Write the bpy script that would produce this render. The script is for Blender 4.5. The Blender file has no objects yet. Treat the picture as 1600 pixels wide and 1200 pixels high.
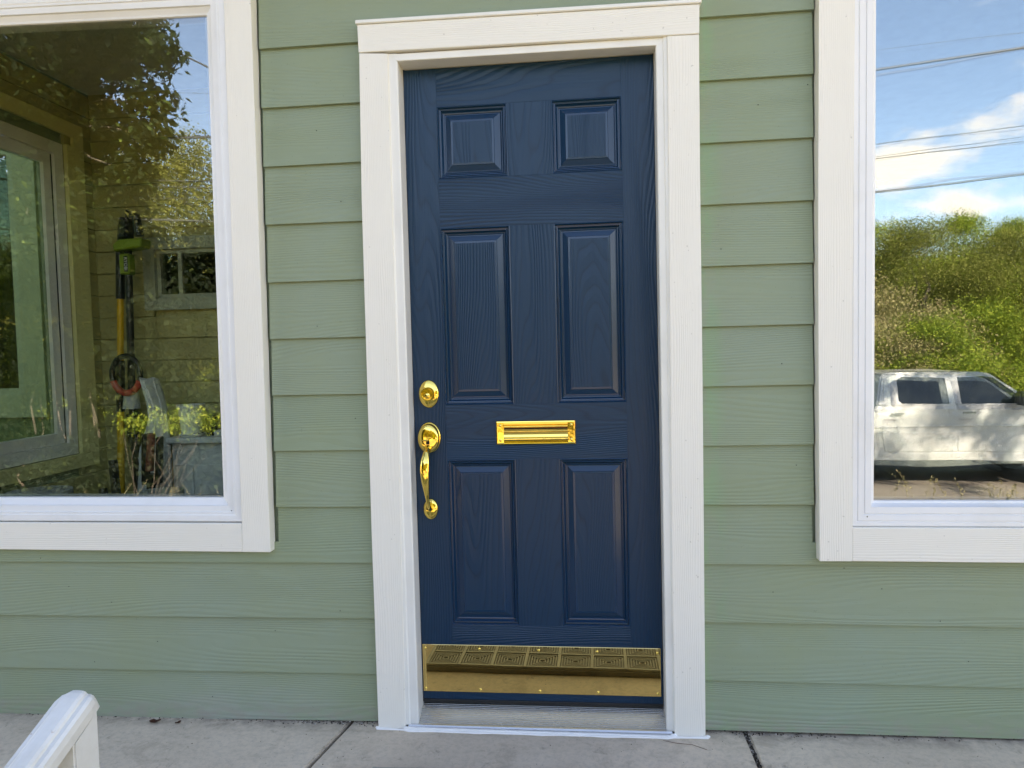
import bpy, bmesh, math, random
import numpy as np
from mathutils import Vector, Matrix, noise as mnoise

R = math.radians
random.seed(4); rng = np.random.default_rng(7)
scene = bpy.context.scene
col = scene.collection

# ---------------------------------------------------------------- camera
cam_d = bpy.data.cameras.new('camera'); cam = bpy.data.objects.new('camera', cam_d); col.objects.link(cam)
cam_d.sensor_width = 36; cam_d.lens = 24.975; cam_d.clip_start = .02; cam_d.clip_end = 2000
rx = Vector((0.99479877, 0.09859414, -0.02558513)); ux = Vector((0.02087544, 0.04850762, 0.99860464)); fx = Vector((-0.09969764, 0.99394477, -0.04619713))
cam.matrix_world = Matrix(((rx.x, ux.x, -fx.x, 0), (rx.y, ux.y, -fx.y, -2.14482), (rx.z, ux.z, -fx.z, 1.18682), (0, 0, 0, 1)))
scene.camera = cam

# ---------------------------------------------------------------- sky, sun, exposure
SUN_EL, SUN_AZ = 41, 28          # sun stands behind the house, a little to its right
world = bpy.data.worlds.new('World'); scene.world = world; world.use_nodes = True
wn, wl = world.node_tree.nodes, world.node_tree.links
wn.clear()
def WN(t, **k):
    n = wn.new(t)
    for a, b in k.items(): setattr(n, a, b)
    return n
sky = WN('ShaderNodeTexSky', sky_type='NISHITA', sun_disc=False, sun_elevation=R(SUN_EL), sun_rotation=R(SUN_AZ), altitude=600, air_density=1.0, dust_density=.15, ozone_density=2.2)
tc = WN('ShaderNodeTexCoord')
def wmath(op, a, b=None, c=None, clamp=False):
    n = WN('ShaderNodeMath', operation=op, use_clamp=clamp)
    for i, v in enumerate((a, b, c)):
        if v is None: continue
        if isinstance(v, (int, float)): n.inputs[i].default_value = v
        else: wl.new(v, n.inputs[i])
    return n.outputs[0]
sep = WN('ShaderNodeSeparateXYZ'); wl.new(tc.outputs['Generated'], sep.inputs[0])
cn = WN('ShaderNodeTexNoise'); cn.inputs['Scale'].default_value = 11; cn.inputs['Detail'].default_value = 10; cn.inputs['Roughness'].default_value = .62
mp = WN('ShaderNodeMapping'); mp.inputs['Scale'].default_value = (1, 1, 2.2); mp.inputs['Location'].default_value = (.4, .1, .3)
wl.new(tc.outputs['Generated'], mp.inputs[0]); wl.new(mp.outputs[0], cn.inputs['Vector'])
acc = None
# puffs of cumulus: direction and angular half sizes; they stand all round the horizon
puffs = [((.395, -1, .222), .050, .028, .46), ((.470, -1, .234), .045, .022, .42), ((.55, -1, .290), .075, .028, .44), ((.46, -1, .165), .10, .020, .36), ((.57, -1, .190), .08, .026, .22),
         ((-1.2, -1, .32), .2, .06, .4), ((1.5, -1, .30), .22, .07, .4), ((1, .4, .35), .2, .07, .4), ((-1, .3, .25), .2, .06, .4), ((-.4, 1, .3), .2, .06, .4), ((.9, 1, .4), .2, .06, .4), ((0, -1, .45), .16, .05, .3)]
for d, sa, se, amp in puffs:
    d = Vector(d).normalized()
    t = Vector((-d.y, d.x, 0)).normalized(); up = d.cross(t); up = -up if up.z < 0 else up
    dot1 = WN('ShaderNodeVectorMath', operation='DOT_PRODUCT'); wl.new(tc.outputs['Generated'], dot1.inputs[0]); dot1.inputs[1].default_value = t / sa
    dot2 = WN('ShaderNodeVectorMath', operation='DOT_PRODUCT'); wl.new(tc.outputs['Generated'], dot2.inputs[0]); dot2.inputs[1].default_value = up / se
    dot3 = WN('ShaderNodeVectorMath', operation='DOT_PRODUCT'); wl.new(tc.outputs['Generated'], dot3.inputs[0]); dot3.inputs[1].default_value = d
    r2 = wmath('ADD', wmath('POWER', wmath('ABSOLUTE', dot1.outputs['Value']), 2), wmath('POWER', wmath('ABSOLUTE', dot2.outputs['Value']), 2))
    g = wmath('MULTIPLY', wmath('EXPONENT', wmath('MULTIPLY', r2, -1.0)), amp)
    g = wmath('MULTIPLY', g, wmath('GREATER_THAN', dot3.outputs['Value'], 0))
    acc = g if acc is None else wmath('ADD', acc, g)
tot = wmath('ADD', wmath('MULTIPLY_ADD', cn.outputs['Fac'], 2.0, -.5), acc)
mask = WN('ShaderNodeMapRange', interpolation_type='SMOOTHSTEP'); wl.new(tot, mask.inputs[0]); mask.inputs[1].default_value = .69; mask.inputs[2].default_value = 1.12
hz = WN('ShaderNodeMapRange'); wl.new(sep.outputs[2], hz.inputs[0]); hz.inputs[1].default_value = .0; hz.inputs[2].default_value = .07
mk_ = wmath('MULTIPLY', mask.outputs[0], hz.outputs[0])
cmix = WN('ShaderNodeMix', data_type='RGBA'); wl.new(mk_, cmix.inputs[0]); wl.new(sky.outputs[0], cmix.inputs[6]); cmix.inputs[7].default_value = (5.7, 5.35, 5.1, 1)
bg = WN('ShaderNodeBackground'); bg.inputs[1].default_value = .09
wo = WN('ShaderNodeOutputWorld'); wl.new(cmix.outputs[2], bg.inputs[0]); wl.new(bg.outputs[0], wo.inputs[0])
sd = bpy.data.lights.new('sun', 'SUN'); sd.energy = 5.0; sd.angle = R(.53); sd.color = (1, .94, .84)
so = bpy.data.objects.new('sun', sd); col.objects.link(so)
sdir = Vector((math.sin(R(SUN_AZ)) * math.cos(R(SUN_EL)), math.cos(R(SUN_AZ)) * math.cos(R(SUN_EL)), math.sin(R(SUN_EL))))
so.rotation_euler = (-sdir).to_track_quat('-Z', 'Y').to_euler()
scene.view_settings.view_transform = 'Standard'; scene.view_settings.look = 'None'
scene.view_settings.exposure = 3.1; scene.view_settings.gamma = 1; scene.view_settings.use_curve_mapping = False
scene.view_settings.use_white_balance = True; scene.view_settings.white_balance_temperature = 8600; scene.view_settings.white_balance_tint = 20
scene.cycles.max_bounces = 12; scene.cycles.transparent_max_bounces = 16; scene.cycles.glossy_bounces = 8; scene.cycles.caustics_reflective = False

# ---------------------------------------------------------------- material helpers
class Mat:
    def __init__(s, name, **bsdf):
        s.m = bpy.data.materials.new(name); s.m.use_nodes = True
        s.n, s.l = s.m.node_tree.nodes, s.m.node_tree.links
        s.b = s.n['Principled BSDF']
        for k, v in bsdf.items(): s.set(k.replace('_', ' '), v)
    def set(s, k, v):
        i = s.b.inputs[k]
        if hasattr(v, 'type') and hasattr(v, 'links'): s.l.new(v, i)
        elif isinstance(v, (tuple, list)) and len(v) == 3: i.default_value = (*v, 1)
        else: i.default_value = v
    def node(s, t, ins=None, **k):
        n = s.n.new(t)
        for a, b in k.items(): setattr(n, a, b)
        for a, b in (ins or {}).items():
            if hasattr(b, 'links'): s.l.new(b, n.inputs[a])
            else: n.inputs[a].default_value = b
        return n
    def math(s, op, a, b=None, c=None, clamp=False):
        n = s.node('ShaderNodeMath', operation=op, use_clamp=clamp)
        for i, v in enumerate((a, b, c)):
            if v is None: continue
            if isinstance(v, (int, float)): n.inputs[i].default_value = v
            else: s.l.new(v, n.inputs[i])
        return n.outputs[0]
    def coord(s, rand=0, scale=(1, 1, 1)):
        t = s.node('ShaderNodeTexCoord').outputs['Object']
        if rand:
            oi = s.node('ShaderNodeObjectInfo').outputs['Random']
            cx = s.node('ShaderNodeCombineXYZ', {0: s.math('MULTIPLY', oi, rand), 1: s.math('MULTIPLY', oi, rand * 1.7), 2: s.math('MULTIPLY', oi, rand * .77)})
            t = s.node('ShaderNodeVectorMath', {0: t, 1: cx.outputs[0]}, operation='ADD').outputs[0]
        if scale != (1, 1, 1):
            t = s.node('ShaderNodeVectorMath', {0: t, 1: scale}, operation='MULTIPLY').outputs[0]
        return t
    def noise(s, v, scale, detail=3, rough=.5, dist=0, out='Fac'):
        return s.node('ShaderNodeTexNoise', {'Vector': v, 'Scale': scale, 'Detail': detail, 'Roughness': rough, 'Distortion': dist}).outputs[out]
    def ramp(s, f, stops):
        r = s.node('ShaderNodeValToRGB', {0: f}); e = r.color_ramp.elements
        while len(e) < len(stops): e.new(.5)
        for i, (p, c) in enumerate(stops): e[i].position = p; e[i].color = (*c, 1) if len(c) == 3 else c
        return r.outputs[0]
    def mix(s, f, a, b, blend='MIX'):
        n = s.node('ShaderNodeMix', data_type='RGBA', blend_type=blend)
        for i, v in ((0, f), (6, a), (7, b)):
            if hasattr(v, 'links'): s.l.new(v, n.inputs[i])
            elif isinstance(v, tuple): n.inputs[i].default_value = (*v, 1)
            else: n.inputs[i].default_value = v
        return n.outputs[2]
    def rangem(s, f, a, b, c=0, d=1):
        return s.node('ShaderNodeMapRange', {0: f, 1: a, 2: b, 3: c, 4: d}).outputs[0]
    def bump(s, h, dist, strength=1, normal=None):
        n = s.node('ShaderNodeBump', {'Height': h, 'Distance': dist, 'Strength': strength})
        if normal: s.l.new(normal, n.inputs['Normal'])
        return n.outputs[0]

def grain(m, along='x', freq=75, amp=8, rand=40, long=1.1, cross=9.0):
    """embossed flat-sawn wood grain: contour lines of a stretched noise field"""
    c = m.coord(rand)
    sx = m.node('ShaderNodeSeparateXYZ', {0: c})
    if along == 'x': sc = (long, .3, cross); cr = sx.outputs[2]
    else: sc = (cross, .3, long); cr = sx.outputs[0]
    v = m.node('ShaderNodeVectorMath', {0: c, 1: sc}, operation='MULTIPLY').outputs[0]
    n = m.noise(v, 1, 1.2, .35, .15)
    sc2 = (sc[0] * 9, 1, sc[2] * 3) if along == 'x' else (sc[0] * 3, 1, sc[2] * 9)
    v2 = m.node('ShaderNodeVectorMath', {0: c, 1: sc2}, operation='MULTIPLY').outputs[0]
    n2 = m.noise(v2, 1, 2, .5)
    ph = m.math('ADD', m.math('MULTIPLY', cr, freq), m.math('ADD', m.math('MULTIPLY', n, amp), m.math('MULTIPLY', n2, .7)))
    fr = m.math('FRACT', ph)
    h = m.math('POWER', m.math('ABSOLUTE', m.math('SUBTRACT', m.math('MULTIPLY', fr, 2), 1)), .8)
    sc3 = (sc[0] * 6, 1, sc[2] * 60) if along == 'x' else (sc[0] * 60, 1, sc[2] * 6)
    v3 = m.node('ShaderNodeVectorMath', {0: c, 1: sc3}, operation='MULTIPLY').outputs[0]
    fib = m.noise(v3, 1, 2, .6)
    depthv = m.rangem(m.noise(v, 2.3, 1), .35, .65, .35, 1)     # the press bites deeper in places
    hh = m.math('ADD', m.math('MULTIPLY', h, depthv), m.math('MULTIPLY', fib, .35))
    return hh, h, fib

MT = {}
# sage green siding paint
m = Mat('sage_siding_paint', Roughness=.62); hh, h, fib = grain(m, 'x', 100, 20, 40, .75, 7)
wc = m.node('ShaderNodeTexCoord').outputs['Object']
oi = m.node('ShaderNodeObjectInfo').outputs['Random']
patch = m.noise(wc, 2.2, 3, .6)
base = m.mix(m.rangem(patch, .35, .65), (.243, .298, .180), (.238, .302, .213))
pt2 = m.rangem(m.noise(m.coord(0, (1, 1, 2.2)), 4.5, 4, .6), .58, .70); base = m.mix(m.math('MULTIPLY', pt2, .35), base, (.26, .335, .25))
base = m.mix(m.math('MULTIPLY', oi, .25), base, (.262, .298, .215))
sx = m.node('ShaderNodeSeparateXYZ', {0: wc})
# touch-up paint, greener and fresher, brushed beside the door casing
dx = m.math('ABSOLUTE', m.math('SUBTRACT', sx.outputs[0], .365)); bn = m.noise(m.coord(0, (14, 1, 5)), 1, 4, .6)
touch = m.math('MULTIPLY', m.rangem(dx, .01, .06, 1, 0), m.rangem(bn, .44, .58))
base = m.mix(m.math('MULTIPLY', touch, .62), base, (.205, .335, .18))
# chalky smear low down on the wall, left of the door
gz = m.rangem(sx.outputs[2], .03, .16, 1, 0); gx = m.rangem(m.math('ABSOLUTE', m.math('ADD', sx.outputs[0], 1.14)), .05, .5, 1, 0)
smear = m.math('MULTIPLY', m.math('MULTIPLY', gz, gx), m.rangem(m.noise(m.coord(0, (3, 1, 9)), 2, 5, .65), .3, .6))
base = m.mix(m.math('MULTIPLY', smear, .55), base, (.34, .35, .32))
dust = m.math('MULTIPLY', m.rangem(sx.outputs[2], .02, .075, 1, 0), m.rangem(m.noise(m.coord(0, (9, 1, 20)), 2, 4, .6), .4, .65))
base = m.mix(m.math('MULTIPLY', dust, .6), base, (.30, .27, .23))
spk = m.rangem(m.noise(wc, 160, 1), .74, .78)
base = m.mix(m.math('MULTIPLY', spk, .35), base, (.12, .15, .1))
m.set('Base Color', base); m.set('Normal', m.bump(hh, .0016, .6)); MT['siding'] = m.m
# white trim boards: grain up or across
for ax in 'xz':
    m = Mat('white_trim_paint_' + ax, Roughness=.5); hh, h, fib = grain(m, ax, 150, 7, 50, 1.6, 14)
    dirt = m.rangem(m.noise(m.coord(0), 3.5, 5, .6), .45, .8)
    c = m.mix(m.math('MULTIPLY', dirt, .25), (.82, .785, .71), (.73, .70, .63))
    sp = m.rangem(m.noise(m.coord(9), 90, 1), .76, .80); c = m.mix(m.math('MULTIPLY', sp, .4), c, (.35, .32, .27))
    m.set('Base Color', c); m.set('Normal', m.bump(hh, .0010, .55)); MT['trim_' + ax] = m.m
m = Mat('smooth_white_paint', Roughness=.4); m.set('Base Color', m.mix(m.rangem(m.noise(m.coord(5), 6, 4), .45, .8), (.80, .785, .735), (.72, .70, .65))); m.set('Normal', m.bump(m.noise(m.coord(5, (60, 60, 8)), 1, 2), .0006, .5)); MT['paint'] = m.m
m = Mat('white_vinyl', Roughness=.32); m.set('Base Color', m.mix(m.rangem(m.noise(m.coord(3), 5, 5, .6), .5, .85), (.80, .80, .80), (.70, .69, .66))); MT['vinyl'] = m.m
m = Mat('caulk', Roughness=.45, Base_Color=(.82, .81, .79)); m.set('Normal', m.bump(m.noise(m.coord(3), 45, 3), .003, .8)); MT['caulk'] = m.m
m = Mat('aged_vinyl', Roughness=.38); m.set('Base Color', m.mix(m.rangem(m.noise(m.coord(3), 9, 6, .65), .45, .75), (.66, .645, .60), (.55, .52, .46))); spk_ = m.rangem(m.noise(m.coord(7), 55, 2), .70, .74); m.set('Base Color', m.mix(m.math('MULTIPLY', spk_, .6), m.b.inputs['Base Color'].links[0].from_socket, (.38, .24, .14))); MT['vinyl_aged'] = m.m
# navy door paint
for ax in 'xz':
    m = Mat('navy_door_paint_' + ax, Roughness=.34); m.b.inputs['Specular IOR Level'].default_value = .33; hh, h, fib = grain(m, ax, 80, 27, 60, .80, 6.5)
    m.set('Base Color', m.mix(m.math('MULTIPLY', m.rangem(h, 0, .35, 1, 0), .45), (.0025, .030, .068), (.0010, .012, .030)))
    m.set('Roughness', m.rangem(fib, .3, .7, .30, .42)); m.set('Normal', m.bump(hh, .0014, .8)); MT['navy_' + ax] = m.m
m = Mat('navy_moulding_paint', Roughness=.20, Base_Color=(.0025, .030, .072)); m.set('Normal', m.bump(m.noise(m.coord(5, (30, 30, 30)), 1, 3), .0005, .5)); MT['navy'] = m.m
m = Mat('black_rubber', Roughness=.5, Base_Color=(.012, .012, .013)); m.set('Roughness', m.rangem(m.noise(m.coord(2), 60, 2), .3, .7, .35, .6)); MT['rubber'] = m.m
# brass
m = Mat('polished_brass', Metallic=1.0, Roughness=.06, Base_Color=(.95, .67, .16)); m.set('Normal', m.bump(m.noise(m.coord(5), 40, 2), .0004, .5)); MT['brass'] = m.m
m = Mat('brass_plate', Metallic=1.0, Roughness=.045, Base_Color=(.97, .655, .235)); m.set('Normal', m.bump(m.noise(m.coord(0, (4, 1, 9)), 1, 1), .0008, .35)); m.set('Roughness', m.rangem(m.noise(m.coord(0), 9, 5, .7), .4, .8, .015, .05)); MT['brass_plate'] = m.m
m = Mat('dark_slot', Roughness=.8, Base_Color=(.01, .008, .005)); m.set('Base Color', m.mix(m.noise(m.coord(0), 90, 1), (.006, .005, .004), (.016, .012, .008))); MT['slot'] = m.m
m = Mat('mill_aluminium', Metallic=1.0, Base_Color=(.68, .69, .69)); m.set('Roughness', m.rangem(m.noise(m.coord(0, (1, 12, 12)), 3, 4, .6), .3, .7, .22, .32)); MT['alu'] = m.m
# concrete
m = Mat('worn_concrete', Roughness=.88); c0 = m.coord(0)
f = m.noise(c0, 2.6, 6, .65); f2 = m.noise(c0, 60, 4, .7); f3 = m.noise(m.coord(0, (1, 1, 1)), 14, 5, .7, .6)
c = m.mix(m.rangem(f, .3, .7), (.53, .43, .325), (.68, .56, .435)); c = m.mix(m.math('MULTIPLY', m.rangem(f2, .45, .75), .35), c, (.22, .205, .18))
c = m.mix(m.math('MULTIPLY', m.rangem(f3, .60, .72), .6), c, (.19, .155, .115))
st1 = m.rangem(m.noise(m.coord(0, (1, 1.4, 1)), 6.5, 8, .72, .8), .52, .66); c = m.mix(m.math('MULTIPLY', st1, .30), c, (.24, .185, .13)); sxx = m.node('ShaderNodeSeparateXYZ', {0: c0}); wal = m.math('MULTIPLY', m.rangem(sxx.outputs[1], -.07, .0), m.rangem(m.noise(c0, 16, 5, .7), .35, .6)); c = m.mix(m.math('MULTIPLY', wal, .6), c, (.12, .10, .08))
c = m.mix(m.math('MULTIPLY', m.rangem(m.noise(c0, 230, 2), .68, .74), .5), c, (.09, .085, .08))
m.set('Base Color', c); m.set('Normal', m.bump(m.math('ADD', m.math('MULTIPLY', f2, .5), m.noise(m.coord(0, (1, 1.6, 1)), 25, 4, .6)), .002, .6)); MT['concrete'] = m.m
m = Mat('dark_soil', Roughness=.95); m.set('Base Color', m.mix(m.noise(m.coord(0), 120, 4, .7), (.02, .016, .012), (.09, .075, .06))); m.set('Normal', m.bump(m.noise(m.coord(0), 150, 3), .004, 1)); MT['soil'] = m.m
m = Mat('grit', Roughness=.9); m.set('Base Color', m.ramp(m.node('ShaderNodeNewGeometry').outputs['Random Per Island'], [(0, (.02, .015, .01)), (.5, (.07, .05, .035)), (.8, (.20, .18, .15)), (1, (.5, .47, .42))])); MT['grit'] = m.m
m = Mat('dead_leaf', Roughness=.7); m.set('Base Color', m.mix(m.noise(m.coord(3), 60, 3), (.06, .018, .012), (.16, .06, .035))); MT['deadleaf'] = m.m
m = Mat('mat_rubber', Roughness=.62); m.set('Base Color', m.mix(m.rangem(m.noise(m.coord(0), 12, 5, .7), .35, .7), (.15, .13, .098), (.23, .20, .15))); MT['mat'] = m.m
m = Mat('mat_rubber_dusty_sheen', Roughness=.5); m.set('Base Color', m.mix(m.rangem(m.noise(m.coord(0), 14, 5, .7), .35, .7), (.24, .225, .19), (.34, .32, .27))); MT['mat_top'] = m.m  # dusty rib tops, with the sky's sheen put into the colour
# glass: coated window glass, partly mirror, partly see-through, with a slight pillow warp
def glass(name, refl, tint, warp=.0006, seed=0.0, wscale=1.3):
    m = Mat(name); n = m.n; n.remove(m.b)
    out = n['Material Output']
    c = m.node('ShaderNodeVectorMath', {0: m.node('ShaderNodeTexCoord').outputs['Object'], 1: (seed, seed * .3, seed * 1.7)}, operation='ADD').outputs[0]
    h = m.noise(c, wscale, 1.5, .4); bp = m.bump(h, warp, 1.0)
    fr = m.node('ShaderNodeLayerWeight', {'Blend': .12}).outputs['Fresnel']
    fac = m.rangem(fr, 0, 1, refl, 1)
    tr = m.node('ShaderNodeBsdfTransparent', {'Color': (*tint, 1)}); gl = m.node('ShaderNodeBsdfGlossy', {'Color': (.80, .91, 1, 1), 'Roughness': 0.0, 'Normal': bp})
    mx = m.node('ShaderNodeMixShader', {0: fac, 1: tr.outputs[0], 2: gl.outputs[0]}); m.l.new(mx.outputs[0], out.inputs['Surface'])
    return m.m
MT['glass_outer_left'] = glass('coated_glass_outer_left', .105, (.99, 1, .97), .0010, 1.0)
MT['glass_inner_left'] = glass('coated_glass_inner_left', .03, (.99, 1, .97), .0010, 4.0)
MT['glass_outer_right'] = glass('coated_glass_outer_right', .117, (.95, .98, .96), .0040, 7.0, 1.1)
MT['glass_inner_right'] = glass('coated_glass_inner_right', .09, (.95, .98, .96), .0050, 12.0, 1.2)
MT['glass_side'] = glass('green_tinted_glass', .03, (.50, .60, .46), .0003, 2.0)
MT['glass_dark'] = glass('plain_glass', .06, (.9, .95, .9), .0004, 3.0)
# interior and far things
m = Mat('olive_yellow_boards', Roughness=.6); hh, h, fib = grain(m, 'x', 40, 6, 30, .8, 6)
m.set('Base Color', m.mix(m.rangem(m.noise(m.coord(20, (1, 1, 3)), 3, 4), .35, .7), (.47, .43, .19), (.40, .365, .17))); m.set('Normal', m.bump(hh, .0008, .5)); MT['boards'] = m.m
m = Mat('pale_yellow_trim', Roughness=.5, Base_Color=(.80, .74, .36)); m.set('Base Color', m.mix(m.noise(m.coord(3), 5, 3), (.80, .74, .36), (.72, .67, .33))); MT['boards_trim'] = m.m
def simple(name, a, b=None, rough=.6, scale=12, metal=0.0, bumpd=0.0, rand=4):
    m = Mat(name, Roughness=rough, Metallic=metal); b = b or tuple(x * .8 for x in a)
    m.set('Base Color', m.mix(m.rangem(m.noise(m.coord(rand), scale, 4, .6), .35, .7), a, b))
    if bumpd: m.set('Normal', m.bump(m.noise(m.coord(rand), scale * 2, 4), bumpd, .8))
    return m.m
MT['floor_in'] = simple('interior_floor', (.22, .20, .17)); MT['ceiling'] = simple('interior_ceiling', (.62, .60, .52))
MT['darkroom'] = simple('dim_room_wall', (.16, .15, .13)); MT['pole_black'] = simple('black_pole', (.012, .012, .013), rough=.35)
MT['pole_yellow'] = simple('yellow_pole', (.75, .42, .02), rough=.35); MT['lime'] = simple('lime_plastic', (.20, .29, .025), rough=.4)
MT['dim_white'] = simple('dimmed_white_paint', (.40, .42, .33), (.33, .35, .28)); MT['grey_plastic'] = simple('grey_plastic', (.38, .40, .42), rough=.5); MT['red_plastic'] = simple('red_plastic', (.5, .04, .03), rough=.4)  # dim_white: the room's dimness is put into the white paint's colour
MT['cloth'] = simple('white_cloth', (.70, .72, .72), (.55, .57, .58), .85, 8, bumpd=.01); MT['cabinet'] = simple('painted_cabinet', (.66, .68, .68))
MT['pot'] = simple('white_pot', (.74, .76, .74)); MT['terracotta'] = simple('red_brown_handle', (.30, .09, .05)); MT['letter'] = simple('white_lettering', (.8, .8, .8)); MT['grey_cloth'] = simple('grey_cloth', (.33, .35, .36), (.24, .25, .27), .9, 9, bumpd=.01)
m = Mat('leaf_near', Roughness=.4); rp = m.node('ShaderNodeNewGeometry').outputs['Random Per Island']
def leafmat(name, stops, tr=.35, rough=.45):
    m = Mat(name, Roughness=max(rough, .7)); m.b.inputs['Specular IOR Level'].default_value = .12; rp = m.node('ShaderNodeNewGeometry').outputs['Random Per Island']
    c = m.ramp(rp, stops); m.set('Base Color', c)
    t = m.node('ShaderNodeBsdfTranslucent'); m.l.new(m.mix(.5, c, (.16, .20, .02)), t.inputs[0])
    mx = m.node('ShaderNodeMixShader', {0: tr, 1: m.b.outputs[0], 2: t.outputs[0]}); m.l.new(mx.outputs[0], m.n['Material Output'].inputs[0]); return m.m
MT['leaf_near'] = leafmat('leaf_green_shaded', [(0, (.007, .012, .004)), (.8, (.013, .022, .007)), (.975, (.03, .05, .010)), (1, (.10, .13, .025))], .18)  # near tree: its shade is put into the leaf colour
MT['leaf_olive'] = leafmat('leaf_olive_green', [(0, (.085, .090, .022)), (.5, (.12, .125, .03)), (1, (.19, .185, .05))], .35, .6)
MT['leaf_green'] = leafmat('leaf_bright_green', [(0, (.04, .08, .012)), (.5, (.16, .225, .028)), (1, (.33, .36, .055))], .4, .6)
MT['leaf_dry'] = leafmat('leaf_dry_brush', [(0, (.16, .12, .07)), (.6, (.22, .20, .08)), (1, (.34, .28, .15))], .3, .7)
MT['bark'] = simple('bark', (.10, .075, .055), (.05, .04, .03), .9, 18, bumpd=.02)
MT['leaf_hedge'] = leafmat('leaf_hedge_shaded', [(0, (.004, .007, .003)), (.9, (.010, .016, .006)), (1, (.03, .04, .01))], .12)  # hedge leaves carry their shade as a very dark colour
MT['straw'] = leafmat('straw', [(0, (.25, .20, .10)), (1, (.45, .38, .22))], .3, .7)
m = Mat('asphalt_road', Roughness=.9); f = m.noise(m.coord(0), .8, 6, .6); c = m.mix(m.rangem(f, .3, .7), (.105, .085, .07), (.16, .135, .11)); c = m.mix(m.math('MULTIPLY', m.rangem(m.noise(m.coord(0), 30, 3), .5, .8), .5), c, (.22, .19, .16)); m.set('Base Color', c); MT['road'] = m.m
m = Mat('dry_ground', Roughness=.95); f = m.noise(m.coord(0), .9, 6, .65); c = m.mix(m.rangem(f, .35, .65), (.30, .25, .17), (.12, .13, .05)); m.set('Base Color', c); m.set('Normal', m.bump(m.noise(m.coord(0), 6, 5), .08, .6)); MT['ground'] = m.m
m = Mat('truck_paint', Roughness=.28, Base_Color=(.78, .77, .73)); m.set('Base Color', m.mix(m.rangem(m.noise(m.coord(0), 1.5, 4), .4, .8), (.46, .455, .44), (.33, .32, .295))); m.b.inputs['Coat Weight'].default_value = .5; MT['truck'] = m.m
MT['car_glass'] = simple('car_glass', (.01, .012, .012), rough=.05); MT['chrome'] = simple('chrome', (.7, .7, .7), rough=.15, metal=1.0)
MT['dark_plastic'] = simple('dark_plastic', (.03, .03, .032)); MT['tyre'] = simple('tyre', (.02, .02, .02), rough=.85); MT['taillight'] = simple('red_lens', (.35, .02, .02), rough=.2)
MT['cable'] = simple('cable', (.06, .06, .065), rough=.5); MT['shingle'] = simple('grey_shingles', (.12, .115, .11), (.07, .07, .07), .9, 20)
MT['soffit'] = simple('white_soffit', (.72, .71, .67))

# ---------------------------------------------------------------- object helpers
def tag(o, label=None, cat=None, group=None, kind=None):
    for k, v in (('label', label), ('category', cat), ('group', group), ('kind', kind)):
        if v: o[k] = v
    return o
def thing(name, loc, label, cat, group=None):
    o = bpy.data.objects.new(name, None); o.empty_display_size = .1; col.objects.link(o); o.location = loc
    return tag(o, label, cat, group)
def worldloc(o):
    v = Vector(o.location)
    while o.parent: o = o.parent; v += Vector(o.location)
    return v
def link(name, me, mats, parent=None, origin=None, smooth=False):
    """mesh given in world coordinates; shifted so that it sits under its parent"""
    pl = worldloc(parent) if parent else Vector((0, 0, 0))
    org = Vector(origin) if origin is not None else pl
    me.transform(Matrix.Translation(-org))
    o = bpy.data.objects.new(name, me); col.objects.link(o)
    if parent: o.parent = parent
    o.location = org - pl
    for mt in (mats if isinstance(mats, (list, tuple)) else [mats]): me.materials.append(MT[mt])
    if smooth: me.shade_smooth(); me.set_sharp_from_angle(angle=R(38))
    return o
def bm_done(bm, name, mats, parent=None, origin=None, bevel=0, seg=1, smooth=False):
    if bevel:
        bmesh.ops.bevel(bm, geom=list(bm.edges), offset=bevel, segments=seg, affect='EDGES', clamp_overlap=True)
    bmesh.ops.recalc_face_normals(bm, faces=bm.faces)
    me = bpy.data.meshes.new(name); bm.to_mesh(me); bm.free()
    return link(name, me, mats, parent, origin, smooth)
def add_box(bm, x0, x1, y0, y1, z0, z1):
    return bmesh.ops.create_cube(bm, size=1, matrix=Matrix.Translation(((x0 + x1) / 2, (y0 + y1) / 2, (z0 + z1) / 2)) @ Matrix.Diagonal((abs(x1 - x0), abs(y1 - y0), abs(z1 - z0), 1)))['verts']
def box(name, x0, x1, y0, y1, z0, z1, mats, parent=None, bevel=0, origin=None, seg=1):
    bm = bmesh.new(); add_box(bm, x0, x1, y0, y1, z0, z1)
    return bm_done(bm, name, mats, parent, origin, bevel, seg)
def add_prism(bm, pts, y0, y1, dy=None):
    """outline in X,Z; dy(x,z) leans the front face"""
    f = [bm.verts.new((x, y0 + (dy(x, z) if dy else 0), z)) for x, z in pts]; b = [bm.verts.new((x, y1, z)) for x, z in pts]
    bm.faces.new(f); bm.faces.new(b[::-1]); n = len(pts)
    for i in range(n): bm.faces.new((f[i], b[i], b[(i + 1) % n], f[(i + 1) % n]))
def prism(name, pts, y0, y1, mats, parent=None, bevel=0, dy=None, origin=None):
    bm = bmesh.new(); add_prism(bm, pts, y0, y1, dy)
    return bm_done(bm, name, mats, parent, origin, bevel)
def frame_loop(name, outer, prof, mats, parent, inner_cap=False, smooth=False):
    """mitred frame: outer = 4 corners (x,z) clockwise from top left; prof = [(inset, y)]"""
    bm = bmesh.new(); c = [Vector(p) for p in outer]; rings = []
    cx = sum((p.x for p in c)) / 4; cz = sum((p.y for p in c)) / 4
    sg = [(1, -1), (-1, -1), (-1, 1), (1, 1)]
    for ins, y in prof: rings.append([bm.verts.new((p.x + s[0] * ins, y, p.y + s[1] * ins)) for p, s in zip(c, sg)])
    for a, b in zip(rings, rings[1:]):
        for i in range(4): bm.faces.new((a[i], a[(i + 1) % 4], b[(i + 1) % 4], b[i]))
    if inner_cap: bm.faces.new(rings[-1])
    me = bpy.data.meshes.new(name); bm.to_mesh(me); bm.free()
    return link(name, me, mats, parent, None, smooth)
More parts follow.
